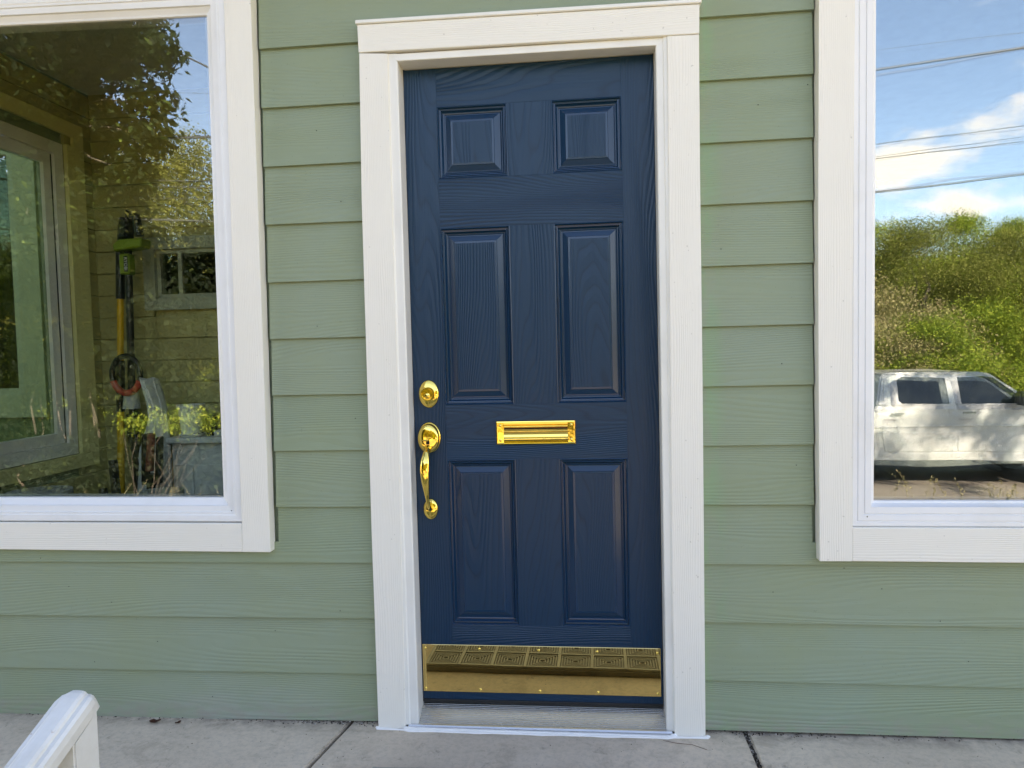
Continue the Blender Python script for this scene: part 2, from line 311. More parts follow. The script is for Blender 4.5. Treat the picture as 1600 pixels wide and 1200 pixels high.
def add_tube(bm, pts, rad, seg=10, ell=None, cap=True):
    pts = [Vector(p) for p in pts]; n = len(pts); rings = []
    for i, p in enumerate(pts):
        t = (pts[min(i + 1, n - 1)] - pts[max(i - 1, 0)]).normalized()
        a = Vector((1, 0, 0)) if abs(t.x) < .8 else Vector((0, 0, 1))
        u = (a - t * a.dot(t)).normalized(); v = t.cross(u)
        r = rad[i] if isinstance(rad, (list, tuple)) else rad
        ru, rv = r if isinstance(r, tuple) else (r, r)
        rings.append([bm.verts.new(p + u * ru * math.cos(k * 2 * math.pi / seg) + v * rv * math.sin(k * 2 * math.pi / seg)) for k in range(seg)])
    for a, b in zip(rings, rings[1:]):
        for k in range(seg): bm.faces.new((a[k], a[(k + 1) % seg], b[(k + 1) % seg], b[k]))
    if cap: bm.faces.new(rings[0][::-1]); bm.faces.new(rings[-1])
def tube(name, pts, rad, mats, parent=None, seg=10, origin=None, smooth=True):
    bm = bmesh.new(); add_tube(bm, pts, rad, seg); return bm_done(bm, name, mats, parent, origin, smooth=smooth)
def oval(name, cx, cz, a, b, prof, y0, mats, parent, seg=40, smooth=True):
    """turned oval facing the viewer: prof = [(radius fraction, how far it stands off)]"""
    bm = bmesh.new(); rings = []
    for rf, dy in prof:
        if rf == 0: rings.append([bm.verts.new((cx, y0 - dy, cz))]); continue
        rings.append([bm.verts.new((cx + a * rf * math.cos(k * 2 * math.pi / seg), y0 - dy, cz + b * rf * math.sin(k * 2 * math.pi / seg))) for k in range(seg)])
    for p, q in zip(rings, rings[1:]):
        if len(q) == 1:
            for k in range(seg): bm.faces.new((p[k], p[(k + 1) % seg], q[0]))
        else:
            for k in range(seg): bm.faces.new((p[k], p[(k + 1) % seg], q[(k + 1) % seg], q[k]))
    return bm_done(bm, name, mats, parent, smooth=smooth)

# ================================================================ LAND
def H(x, y):
    def ss(a, b, t): t = min(1, max(0, (t - a) / (b - a))); return t * t * (3 - 2 * t)
    z = -.46
    z += (-1.26 + .46) * ss(-3.6, -7.4, y)
    z += ss(-15, -36, y) * 4.2 + ss(-45, -160, y) * 12
    z += (ss(-15.5, -22, y) * 1.6) * (.5 + .5 * math.sin(x * .11 + 1))
    z += ss(-15, -24, y) * ss(-4, -22, x) * 3.0
    return z
bm = bmesh.new()
xs = [-400, -200, -100, -60] + list(range(-40, 41, 2)) + [60, 100, 200, 400]; ys = [-400, -200, -120, -80, -60, -50] + list(range(-44, -14, 2)) + [-14.4, -8, -7, -6, -5, -4, -3.5, -3, -2, 0, 10, 30, 100, 400]
g = [[bm.verts.new((x, y, H(x, y) + (mnoise.noise((x * .3, y * .3, 0)) * .25 if y < -16 else 0))) for x in xs] for y in ys]
for j in range(len(ys) - 1):
    for i in range(len(xs) - 1): bm.faces.new((g[j][i], g[j][i + 1], g[j + 1][i + 1], g[j + 1][i]))
tag(bm_done(bm, 'ground', 'ground', smooth=True), kind='structure')
bm = bmesh.new(); vs = [bm.verts.new(p) for p in ((-150, -8.2, -1.245), (150, -8.2, -1.245), (150, -14.2, -1.245), (-150, -14.2, -1.245))]; bm.faces.new(vs)
tag(bm_done(bm, 'road', 'road'), kind='structure')

# ---------------------------------------------------------------- porch slabs, joints run away from the wall
pf = bpy.data.objects.new('porch_floor', None); col.objects.link(pf); pf.location = (0, 0, -.1); tag(pf, kind='structure')
def slab(pts, zt=.018):
    bm = bmesh.new(); b = [bm.verts.new((x, y, -.46)) for x, y in pts]; t = [bm.verts.new((x, y, zt)) for x, y in pts]
    bm.faces.new(t); bm.faces.new(b[::-1]); n = len(pts)
    for i in range(n): bm.faces.new((b[i], b[(i + 1) % n], t[(i + 1) % n], t[i]))
    te = [e for e in bm.edges if all(v.co.z > 0 for v in e.verts)]
    bmesh.ops.bevel(bm, geom=te, offset=.004, segments=2, affect='EDGES')
    return bm_done(bm, 'concrete_slab', 'concrete', pf)
LJ = lambda y: -.7598 + .176 * y; RJ = lambda y: .4665 + .002 * y
slab([(-4, -1.2), (LJ(-1.2) - .006, -1.2), (LJ(.028) - .006, .028), (-4, .028)])
slab([(LJ(-1.2) + .006, -1.2), (RJ(-1.2) - .007, -1.2), (RJ(.028) - .007, .028), (LJ(.028) + .006, .028)], .0185)
slab([(RJ(-1.2) + .007, -1.2), (4.5, -1.2), (4.5, .028), (RJ(.028) + .007, .028)], .0175)
box('joint_filler', -4, 4.5, -1.19, .027, -.44, .004, 'soil', pf)
st = bpy.data.objects.new('porch_steps', None); col.objects.link(st); st.location = (.1, -1.5, -.46); tag(st, kind='structure')
for k in range(3): box('step', -.95, 1.6, -1.202 - .3 * (k + 1), -1.202 - .3 * k - .001, -.47, .018 - .15 * (k + 1), 'concrete', st, bevel=.006)
# grit and litter lying along the foot of the wall
bm = bmesh.new()
def crumb(x, y, z, s):
    M_ = Matrix.Translation((x, y, z)) @ Matrix.Rotation(random.uniform(0, 6), 4, random.choice('XYZ')) @ Matrix.Diagonal((s, s * random.uniform(.5, 1), s * random.uniform(.3, .8), 1))
    bmesh.ops.create_icosphere(bm, subdivisions=1, radius=1, matrix=M_)
for i in range(800):
    x = random.uniform(-1.95, 1.25)
    if -.66 < x < .35: continue
    if i % 2: x = random.choice([random.uniform(.36, .72), random.uniform(-.95, -.68), random.uniform(-.95, -.68)])
    crumb(x, random.uniform(-.006, .026) - abs(random.gauss(0, .006)), .0195, random.uniform(.0008, .0034))
for i in range(240): y = random.uniform(-.24, .02); crumb(RJ(y) + random.uniform(-.007, .007), y, .008 + random.uniform(0, .006), random.uniform(.0012, .004))
for i in range(110): crumb(random.uniform(-1.7, 1.2), random.uniform(-.24, -.02), .0192, random.uniform(.0008, .0019))
tag(bm_done(bm, 'grit', 'grit'), 'dark grit and paint crumbs along the foot of the wall', 'grit', kind='stuff')
def litter_leaf(x, y, s, rot, label):
    bm = bmesh.new(); n = 9; ca, sa = math.cos(rot), math.sin(rot); top = []; bot = []
    for i in range(n):
        t = i / (n - 1); w = s * .32 * math.sin(math.pi * min(1, t * 1.02)) ** .7 * (1 + .25 * math.sin(9 * t)); px_ = (t - .5) * s; cz = .02 + s * .22 * (2 * t - 1) ** 2
        for sg, L_ in ((1, top), (-1, bot)):
            a, b = px_, sg * w + .0001 * sg; L_.append(bm.verts.new((x + a * ca - b * sa, y + a * sa + b * ca, cz + abs(b) * .5)))
    for i in range(n - 1): bm.faces.new((top[i], top[i + 1], bot[i + 1], bot[i]))
    r_ = bmesh.ops.solidify(bm, geom=list(bm.faces), thickness=.0006)
    tag(bm_done(bm, 'dead_leaf', 'deadleaf'), label, 'leaf')
litter_leaf(-1.395, -.035, .038, .15, 'curled dark red dead leaf on the concrete near the wall')
litter_leaf(-1.318, -.034, .022, 1.1, 'small grey brown leaf scrap right of the red leaf')
tag(tube('twig', [(.215, -.055, .0205), (.255, -.068, .0205), (.295, -.072, .0205), (.335, -.098, .0205)], .0006, 'deadleaf', seg=6), 'thin curved twig lying on the concrete before the right casing', 'twig')

# ================================================================ HOUSE WALL
house = thing('house', (0, 0, .018), 'sage green house front with lapped wood-grain siding and a low roof', 'house')
P_ = .1778
LZ = {0: 2.1355, 1: 1.9556, 2: 1.777, 3: 1.599, 4: 1.420, 5: 1.2435, 6: 1.0667, 7: .8905, 8: .7125, 9: .5335, 10: .356, 11: .1778}
def plank(pts_bottom_z, x0, x1, zl, zr, top, notch=None):
    """lapped board: bottom edge stands 8.5 mm proud of its top edge"""
    zt = top + .028
    if notch:   # L-shaped board beside and under a window
        nx, nz, side = notch
        if side == 'l': pts = [(x0, zl), (x1, zr), (x1, zt), (nx, zt), (nx, nz), (x0, nz)]
        else: pts = [(x0, zl), (x1, zr), (x1, nz), (nx, nz), (nx, zt), (x0, zt)]
    else: pts = [(x0, zl), (x1, zr), (x1, zt), (x0, zt)]
    dy = lambda x, z: max(0, (z - zl)) / P_ * .0118
    bm = bmesh.new()
    f = [bm.verts.new((x, dy(x, z), z)) for x, z in pts]; b = [bm.verts.new((x, dy(x, z) + .0088, z)) for x, z in pts]
    bm.faces.new(f); bm.faces.new(b[::-1]); n = len(pts)
    for i in range(n): bm.faces.new((f[i], b[i], b[(i + 1) % n], f[(i + 1) % n]))
    bm.edges.ensure_lookup_table()
    ed = [e for e in bm.edges if all(abs(v.co.y - dy(v.co.x, v.co.z)) < 1e-6 for v in e.verts) and abs(e.verts[0].co.z - e.verts[1].co.z) < .01 and min(v.co.z for v in e.verts) < min(zl, zr) + .01]
    bmesh.ops.bevel(bm, geom=ed, offset=.0005, segments=1, affect='EDGES')
    return bm_done(bm, 'siding_plank', 'siding', house)
GL, GR = -.9698, .6675      # where boards stop short of the window casings
XL_, XR_ = -.62, .31        # boards run in behind the door casing
Xfar = 4.3; Xleft = -2.46
for k in range(1, 8):
    up = LZ[k - 1]; dl = random.uniform(-.0006, .0006)
    plank(0, GL - .0008 * k + random.uniform(-.0006, .0006), XL_, LZ[k] + dl, LZ[k] + random.uniform(-.001, .0006), up)
    plank(0, XR_, GR + .006 - .0008 * k, LZ[k] + .0005, LZ[k] + .0005 + random.uniform(-.0008, .0008), up)
plank(0, Xleft, XL_, LZ[8] - .1778, LZ[8] - .1778, LZ[8], None) if False else None
# boards above the door run from window to window
plank(0, GL, GR + .008, LZ[0], LZ[0] + .001, LZ[0] + P_)
for k in range(1, 4): plank(0, Xleft, Xfar, LZ[0] + P_ * k, LZ[0] + P_ * k, LZ[0] + P_ * (k + 1)) if k > 1 else plank(0, GL, GR + .01, LZ[0] + P_, LZ[0] + P_, LZ[0] + P_ * 2)
plank(0, GL - .006, XL_, LZ[8], LZ[8], LZ[7]); plank(0, XR_, GR, LZ[8] + .002, LZ[8], LZ[7])
plank(0, Xleft, XL_, LZ[9] - .0008, LZ[9] + .0008, LZ[8], (-.9745, .6, 'l')); plank(0, XR_, Xfar, LZ[9] + .0022, LZ[9] - .012, LZ[8], (.664, .6, 'r'))
for k in (10, 11):
    plank(0, Xleft, XL_, LZ[k] - .004, LZ[k] + .0008, LZ[k - 1]); plank(0, XR_, Xfar, LZ[k] + .003, LZ[k] - .018, LZ[k - 1])
plank(0, Xleft, XL_, .0035, .0262, LZ[11]); plank(0, XR_, Xfar, .0275, -.002 + .018, LZ[11])
# nail heads
bm = bmesh.new()
for x, z in [(-1.79, .546), (-1.70, .45), (-1.55, .40), (.755, .522), (.86, .462), (.98, .13), (.975, .12), (.66, 1.93), (.52, 1.88), (-.80, 1.88), (-1.22, .09), (.55, .45), (-1.4, .27), (1.1, .25), (-.82, 1.28), (-.71, .99), (.41, 1.47), (.58, 1.13), (-1.0, .31), (-.78, .38), (1.02, .37), (.5, .09), (-1.62, .2), (.62, .83), (-.73, 1.66)]:
    k = (z - .0) % P_; bmesh.ops.create_uvsphere(bm, u_segments=8, v_segments=5, radius=.0016, matrix=Matrix.Translation((x, k / P_ * .0118 - .0002, z)))
o = bm_done(bm, 'nail_heads', 'slot', house); o['kind'] = 'stuff'
# sheathing behind the boards, with openings for door and windows
WLx0, WLx1, WLz0, WLz1 = -2.28, -1.085, .685, 2.33     # left window rough opening
WRx0, WRx1, WRz0, WRz1 = .775, 2.35, .665, 2.30
DRx0, DRx1, DRz1 = -.59, .285, 2.11
def sheath(x0, x1, z0, z1): box('sheathing', x0, x1, .0260, .10, z0, z1, 'siding', house)
sheath(Xleft, WLx0, .0, 2.85); sheath(WLx0, WLx1, 0, WLz0); sheath(WLx0, WLx1, WLz1, 2.85); sheath(WLx1, DRx0, 0, 2.85); sheath(DRx0, DRx1, DRz1, 2.85)
sheath(DRx1, WRx0, 0, 2.85); sheath(WRx0, WRx1, 0, WRz0); sheath(WRx0, WRx1, WRz1, 2.85); sheath(WRx1, Xfar, 0, 2.85)
box('corner_board', -2.50, -2.461, -.012, .10, 0, 2.85, 'trim_z', house, .002)
# body of the house: roof, floors, inner partitions
bm = bmesh.new(); add_box(bm, -2.9, 4.7, -.36, 7.0, 2.851, 2.90)
bm_done(bm, 'soffit', 'soffit', house)
bm = bmesh.new()
for pts in [[(-.41, 2.902), (3.2, 4.6), (7.1, 2.902)]]:
    f = [bm.verts.new((-3.0, y, z)) for y, z in pts]; b = [bm.verts.new((4.8, y, z)) for y, z in pts]
    bm.faces.new(f); bm.faces.new(b[::-1]); [bm.faces.new((f[i], b[i], b[(i + 1) % 3], f[(i + 1) % 3])) for i in range(3)]
bm_done(bm, 'roof', 'shingle', house)
box('fascia', -2.95, 4.75, -.395, -.362, 2.78, 2.90, 'paint', house, .002)
# right-hand room: dim
RX0, RX1 = .45, 4.3
box('room_wall', RX0, RX0 + .08, .101, 4.0, 0, 2.5, 'darkroom', house); box('room_wall', RX1 - .08, RX1, .101, 4.0, 0, 2.5, 'darkroom', house)
box('room_wall', RX0, RX1, 4.001, 4.08, 0, 2.5, 'darkroom', house); box('room_floor', -2.4, RX1, .101, 6.9, -.1, -.001, 'floor_in', house); box('room_ceiling', -2.4, RX1, .101, 6.9, 2.5, 2.6, 'ceiling', house)
box('room_wall', -2.4, RX1, 6.9, 6.98, 0, 2.85, 'darkroom', house)
box('room_wall', RX1 + .001, RX1 + .1, .101, 6.9, 0, 2.85, 'siding', house)
# side room behind the left window: boarded back wall and left wall with its own window
SX, SY = -2.40, 1.20
pitch = .108
bw = (-2.10, -1.70, 1.462, 1.755)      # small window in the back wall
z = .0; 
while z < 2.45:
    z1 = z + pitch - .004
    segs = [(SX, -.60)]
    if z1 > bw[2] and z < bw[3]: segs = [(SX, bw[0]), (bw[1], -.60)]
    for a, b in segs: box('wall_board', a + .002, b, SY - .018, SY, z, z1, 'boards', house, .0015)
    z += pitch
box('wall_backing', SX, bw[0] + .001, SY + .001, SY + .05, 0, 2.5, 'boards', house); box('wall_backing', bw[1] - .001, -.6, SY + .001, SY + .05, 0, 2.5, 'boards', house)
box('wall_backing', bw[0], bw[1], SY + .001, SY + .05, 0, bw[2], 'boards', house); box('wall_backing', bw[0], bw[1], SY + .001, SY + .05, bw[3], 2.5, 'boards', house)
lw = (.12, .985, .755, 2.20)           # left-wall window: y0,y1,z0,z1 rough opening
z = 0
while z < 2.45:
    z1 = z + pitch - .004
    segs = [(.101, SY - .02)]
    if z1 > lw[2] - .03 and z < lw[3] + .03: segs = [(lw[1] + .01, SY - .02)]
    for a, b in segs: box('wall_board', SX, SX + .016, a, b, z + .0008, z1 + .0008, 'boards', house, .0015)
    z += pitch
for a, b, c, d in ((.101, lw[0], 0, 2.5), (lw[1], SY + .05, 0, 2.5), (lw[0], lw[1], 0, lw[2]), (lw[0], lw[1], lw[3], 2.5)):
    box('wall_backing', SX - .06, SX - .001, a, b, c, d, 'siding', house)
box('room_wall', -.60, -.56, .101, 6.9, 0, 2.5, 'darkroom', house)
box('room_wall', SX - .06, SX - .001, SY + .051, 6.9, 0, 2.85, 'siding', house)

# ================================================================ DOOR FRAME
df = thing('door_frame', (-.15, -.01, .018), 'white wood-grained casing, jamb and metal threshold round the navy door', 'door frame')
CY = -.028
prism('casing', [(-.6602, .0185), (-.5735, .0185), (-.5640, 1.1), (-.5595, 2.083), (-.6470, 2.0895), (-.6545, 1.66), (-.660, .6)], CY, .012, 'trim_z', df, .0015)
prism('casing', [(.2515, .0178), (.3420, .0178), (.3445, .6), (.3470, 1.1), (.3475, 1.64), (.3500, 2.0765), (.2605, 2.0785), (.2560, 1.2), (.2520, .5)], CY, .012, 'trim_z', df, .0015)
prism('head_casing', [(-.6478, 2.0905), (.3502, 2.0775), (.3518, 2.1600), (-.6490, 2.1715)], CY - .003, .012, 'trim_x', df, .0015)
prism('drip_cap', [(-.6535, 2.1722), (.3570, 2.1608), (.3570, 2.1725), (-.6535, 2.1835)], CY - .009, .012, 'paint', df, .002)
# brickmould: stepped strip between casing and jamb
def bmould(name, x0, x1, z0, z1, side):
    bm = bmesh.new()
    w = x1 - x0; d = 1 if side == 'l' else -1; a, b = (x0, x1) if side == 'l' else (x1, x0)
    pts = [(a, .010), (a, -.020), (a + d * w * .12, -.0235), (a + d * w * .38, -.0225), (a + d * w * .46, -.0185), (a + d * w * .93, -.0185), (a + d * w, -.0160), (a + d * w, .010)]
    lo = [bm.verts.new((x, y, z0)) for x, y in pts]; hi = [bm.verts.new((x, y, z1)) for x, y in pts]
    bm.faces.new(lo); bm.faces.new(hi[::-1]); n = len(pts)
    for i in range(n): bm.faces.new((lo[i], lo[(i + 1) % n], hi[(i + 1) % n], hi[i]))
    bm_done(bm, name, 'paint', df)
bmould('brickmould', -.5800, -.5335, .030, 2.0850, 'l'); bmould('brickmould', .2285, .2640, .030, 2.0790, 'r')
prism('brickmould', [(-.5610, 2.084), (.2600, 2.0795), (.2350, 2.0575), (-.5335, 2.0625)], -.0190, .010, 'paint', df, .0015)
box('side_jamb', -.590, -.5342, .0101, .098, .03, 2.110, 'paint', df, .001); box('side_jamb', .2290, .285, .0101, .098, .03, 2.110, 'paint', df, .001)
box('head_jamb', -.5341, .2289, .0102, .098, 2.0630, 2.110, 'paint', df, .001)
box('weatherstrip', -.5341, -.5300, .0515, .0965, .07, 2.0628, 'rubber', df); box('weatherstrip', .2262, .2289, .0515, .0965, .07, 2.0628, 'rubber', df)
# threshold: ribbed aluminium sloping to the front
bm = bmesh.new(); n = 13; prof = [(-.0245, .0195), (-.0245, .0275), (-.0225, .0300)]
for i in range(n):
    y0 = -.018 + i * .0058; z0 = .0318 + i * .0025
    prof += [(y0, z0), (y0 + .0036, z0 + .0016), (y0 + .0042, z0 - .0012), (y0 + .0054, z0 - .0008)]
prof += [(.060, .066), (.096, .066), (.096, .0195)]
lo = [bm.verts.new((-.565, y, z)) for y, z in prof]; hi = [bm.verts.new((.245, y, z)) for y, z in prof]
bm.faces.new(lo); bm.faces.new(hi[::-1])
for i in range(len(prof)): bm.faces.new((lo[i], hi[i], hi[(i + 1) % len(prof)], lo[(i + 1) % len(prof)]))
bm_done(bm, 'threshold', 'alu', df)
box('nosing', -.5650, .2450, -.0290, -.0247, .0215, .0300, 'alu', df, .0015)
# thick painted caulk bead at the foot
prism('sill_skirt', [(-.5725, .0188), (.2505, .0188), (.2505, .0245), (-.5725, .0285)], -.0375, -.0292, 'caulk', df, .001)
bm = bmesh.new()
pts = [(x, -.034 - .0012 * math.sin(x * 31) - (.006 if -.565 < x < .245 else 0), .0195) for x in np.linspace(-.664, .350, 60)]
add_tube(bm, pts, [(.0036 + .0008 * math.sin(i * 1.1),) * 2 for i in range(len(pts))], 8)
for x, y, s_ in ((-.5700, -.030, .0075), (.2490, -.030, .008), (.3475, -.031, .0065), (-.6620, -.031, .0055)): bmesh.ops.create_icosphere(bm, subdivisions=2, radius=s_, matrix=Matrix.Translation((x, y, .0225)) @ Matrix.Diagonal((1.3, .6, .8, 1)))
bm_done(bm, 'caulk_bead', 'caulk', df, smooth=True)

# ================================================================ FRONT DOOR
door = thing('front_door', (-.15, .05, .07), 'navy blue six-panel front door with embossed wood grain and brass fittings', 'door')
DX0, DX1, DZ0, DZ1, DY = -.5325, .2272, .0790, 2.0600, .05
cols = [(-.4320, -.2155), (-.0790, .1310)]; rows = [(.3205, .8495), (1.0225, 1.5725), (1.7235, 1.9435)]
def dpiece(name, x0, x1, z0, z1, mt): return box(name, x0, x1, DY, DY + .04, z0, z1, mt, door, .0004, origin=((x0 + x1) / 2, DY, (z0 + z1) / 2))
dpiece('stile', DX0, cols[0][0], DZ0, DZ1, 'navy_z'); dpiece('stile', cols[1][1], DX1, DZ0, DZ1, 'navy_z')
zr = [DZ0] + [v for r_ in rows for v in r_] + [DZ1]
for i in range(0, 8, 2): dpiece('rail', cols[0][0], cols[1][1], zr[i], zr[i + 1], 'navy_x')
for a, b in rows: dpiece('mullion', cols[0][1], cols[1][0], a, b, 'navy_z')
prof = [(0, 0), (.0020, -.0008), (.0040, .0010), (.0055, .0045), (.0075, .0048), (.0090, .0026), (.0115, .0030), (.0135, .0066), (.0165, .0096), (.0185, .0098), (.0195, .0078), (.0215, .0084), (.0225, .0100), (.0250, .0098), (.0405, .0046), (.0415, .0030), (.0475, .0026)]
for a, b in rows:
    for c, d in cols:
        ow = [(c, b), (d, b), (d, a), (c, a)]
        f = frame_loop('panel_moulding', ow, [(i, DY + y * (1.35 if y > .001 else 1.5)) for i, y in prof], 'navy', door)
        q = .0475; box('panel', c + q, d - q, DY + .0035, DY + .03, a + q, b - q, 'navy_z', door, origin=((c + d) / 2, DY, (a + b) / 2))
box('door_core', DX0 + .001, DX1 - .001, DY + .0401, DY + .044, DZ0, DZ1, 'navy', door)
box('door_sweep', DX0, DX1, .0475, .0860, .0670, .0785, 'rubber', door, .001)
# kick plate with ten dome screws
kp = prism('kick_plate', [(-.5302, .1035), (.2212, .1020), (.2212, .2555), (-.5300, .2575)], DY - .0034, DY - .0004, 'brass_plate', door, .0016)
for i, (x, z) in enumerate([(-.521, .2455), (-.346, .2450), (-.157, .2435), (.026, .2425), (.2115, .2405), (-.523, .1145), (-.346, .1135), (-.156, .1125), (.027, .1125), (.2115, .1125)]):
    oval('screw', x, z, .0042, .0042, [(1, 0), (1, .0006), (.8, .0016), (.4, .0022), (0, .0024)], DY - .0033, 'brass', kp, 14)
# mail slot
ms = bpy.data.objects.new('mail_slot', None)
mx0, mx1, mz0, mz1 = -.2730, -.0265, .8965, .9695
ms = frame_loop('mail_slot', [(mx0, mz1), (mx1, mz1), (mx1, mz0), (mx0, mz0)], [(0, DY), (0, DY - .0045), (.0015, DY - .0065), (.0035, DY - .0068), (.0050, DY - .0055), (.0105, DY - .0052), (.0125, DY - .0040), (.0135, DY - .0012), (.016, DY - .0008)], 'brass', door, True)
for sx_ in (mx0 + .013, mx1 - .013):
    for sz_ in (mz0 + .0135, mz1 - .0135):
        s_ = oval('screw', sx_, sz_, .0048, .0048, [(1.15, -.001), (1.1, .0002), (1, .0002), (.95, .0014), (.6, .0024), (0, .0028)], DY - .0055, 'brass', ms, 18)
for sx_, w_ in ((mx0 + .0135, .0185), (mx1 - .0135 - .0185 + .0135 - .0135, .0185)):
    pass
def hbar(name, x0, x1, prof_, par):     # moulding swept sideways: prof = [(z, y)]
    bm = bmesh.new(); a = [bm.verts.new((x0, y, z)) for z, y in prof_]; b = [bm.verts.new((x1, y, z)) for z, y in prof_]
    for i in range(len(prof_) - 1): bm.faces.new((a[i], b[i], b[i + 1], a[i + 1]))
    bm.faces.new(a); bm.faces.new(b[::-1]); return bm_done(bm, name, 'brass', par, smooth=False)
ix0, ix1 = mx0 + .0245, mx1 - .0245
box('end_plate', mx0 + .0052, ix0 - .0004, DY - .0060, DY - .001, mz0 + .0055, mz1 - .0055, 'brass', ms, .0008); box('end_plate', ix1 + .0004, mx1 - .0052, DY - .0060, DY - .001, mz0 + .0055, mz1 - .0055, 'brass', ms, .0008)
def arc(z0, z1, y, h, n=9): return [(z0 + (z1 - z0) * i / n, y - h * math.sin(math.pi * i / n)) for i in range(n + 1)]
box('slot_gap', ix0, ix1, DY - .0016, DY - .0006, .9420, .9475, 'slot', ms); box('slot_gap', ix0, ix1, DY - .0016, DY - .0006, .9045, .9070, 'slot', ms)
hbar('upper_bar', ix0, ix1, [(.9560, DY - .001)] + arc(.9550, .9480, DY - .0045, .0030) + [(.9475, DY - .001)], ms)
hbar('flap', ix0 - .001, ix1 + .001, [(.9415, DY - .001), (.9412, DY - .0060)] + arc(.9405, .9350, DY - .0085, .0022) + [(.9345, DY - .0072), (.9270, DY - .0050), (.9195, DY - .0068)] + arc(.9185, .9085, DY - .0082, .0034) + [(.9075, DY - .001)], ms)
hbar('lip', ix0, ix1, [(.9665, DY - .0058), (.9600, DY - .0035), (.9570, DY - .0015), (.956, DY)], ms)
# deadbolt
db = oval('deadbolt', -.4835, 1.0592, .0318, .0435, [(1.0, 0), (1.0, .0030), (.97, .0052), (.90, .0068), (.82, .0078), (.66, .0110), (0, .0118)], DY, 'brass', door)
oval('cylinder_collar', -.4835, 1.0592, .0215, .0215, [(1.14, .006), (1.14, .0105), (1.0, .0115), (.98, .0225), (.93, .0245), (.84, .0245), (.80, .0215), (.4, .0217), (0, .0218)], DY, 'brass', db)
oval('key_plug', -.4838, 1.0540, .0082, .0082, [(1, .021), (1, .0245), (.88, .0252), (0, .0250)], DY, 'brass', db, 24)
box('keyhole', -.4849, -.4827, DY - .0256, DY - .0246, 1.0492, 1.0560, 'slot', db)
# handle set
hs = oval('handle_set', -.4855, .9215, .0362, .0487, [(1, 0), (1, .0045), (.97, .0065), (.93, .0075), (.91, .0072)], DY, 'brass', door)
oval('escutcheon', -.4868, .9190, .0335, .0455, [(.98, .007), (1.0, .0145), (.97, .0175), (.90, .0200), (.7, .0222), (.4, .0232), (0, .0235)], DY, 'brass', hs)
bm = bmesh.new(); add_box(bm, -.4915, -.4825, DY - .050, DY - .020, .9160, .9195); bmesh.ops.create_uvsphere(bm, u_segments=18, v_segments=10, radius=.0115, matrix=Matrix.Translation((-.487, DY - .052, .9185)) @ Matrix.Diagonal((1, .9, .28, 1)))
bm_done(bm, 'thumb_latch', 'brass', hs, smooth=True)
box('latch_slot', -.4925, -.4815, DY - .0240, DY - .0228, .9020, .9150, 'slot', hs)
gp = [(-.4870, DY - .020, .8900), (-.4875, DY - .036, .8850), (-.4885, DY - .050, .8720), (-.4900, DY - .058, .8520), (-.4915, DY - .061, .8250), (-.4905, DY - .060, .7950), (-.4890, DY - .055, .7650), (-.4880, DY - .047, .7350), (-.4880, DY - .034, .7120), (-.4882, DY - .020, .7000), (-.4885, DY - .010, .6980)]
gr = [(.0115, .0115), (.0085, .0085), (.0110, .0080), (.0142, .0085), (.0148, .0085), (.0125, .0080), (.0092, .0070), (.0062, .0058), (.0062, .0060), (.0085, .0085), (.0095, .0095)]
def smooth_path(p, r, n=6):
    P2, R2 = [], []
    for i in range(len(p) - 1):
        p0, p1, p2, p3 = (Vector(p[max(i - 1, 0)]), Vector(p[i]), Vector(p[i + 1]), Vector(p[min(i + 2, len(p) - 1)]))
        for k in range(n):
            t = k / n; P2.append(.5 * ((2 * p1) + (-p0 + p2) * t + (2 * p0 - 5 * p1 + 4 * p2 - p3) * t * t + (-p0 + 3 * p1 - 3 * p2 + p3) * t ** 3))
            R2.append(tuple(r[i][j] * (1 - t) + r[i + 1][j] * t for j in (0, 1)))
    P2.append(Vector(p[-1])); R2.append(r[-1]); return P2, R2
pp, rr = smooth_path(gp, gr); tube('grip', pp, rr, 'brass', hs, 20)
oval('lower_rose', -.4885, .6940, .0235, .0335, [(1, 0), (1, .0035), (.95, .0065), (.82, .0088), (.55, .0104), (0, .0108)], DY, 'brass', hs)
oval('rose_knob', -.4885, .6985, .0088, .0088, [(1.1, .009), (1, .017), (.8, .0225), (.4, .0245), (0, .0250)], DY, 'brass', hs, 22)

# ================================================================ WINDOWS
def window(root, casing, frame_outer, prof, glass_pts, mats, inner_y=.052):
    for nm, pts, mt, y in casing: prism(nm, pts, y, .012, mt, root, .0015)
    fr = frame_loop('frame', frame_outer, prof, 'vinyl', root)
    return fr
wL = thing('window', (-1.68, 0, .575), 'large picture window left of the door reflecting a dark tree, tools standing inside', 'window')
window(wL, [('casing', [(-1.0790, .5757), (-.9885, .5751), (-.9868, .9), (-.9775, 2.30), (-.9758, 2.44), (-1.0600, 2.44), (-1.0620, 2.28), (-1.0752, 1.2)], 'trim_z', CY),
            ('sill_casing', [(-2.28, .5850), (-1.0795, .5755), (-1.0795, .6665), (-2.28, .6730)], 'trim_x', CY + .001),
            ('casing', [(-2.37, .585), (-2.2805, .585), (-2.2805, 2.44), (-2.37, 2.44)], 'trim_z', CY),
            ('head_casing', [(-2.28, 2.3520), (-1.0605, 2.3250), (-1.0605, 2.44), (-2.28, 2.44)], 'trim_x', CY + .001)],
       [(-2.279, 2.3500), (-1.0645, 2.3230), (-1.0793, .6700), (-2.279, .6760)],
       [(0, .010), (0, -.0170), (.003, -.0200), (.0200, -.0200), (.0235, -.0180), (.0300, -.0180), (.0320, -.0140), (.0500, -.0120), (.0520, -.0060), (.0660, .0030), (.0720, .0050), (.0740, .0100), (.0740, .060)], None, None)
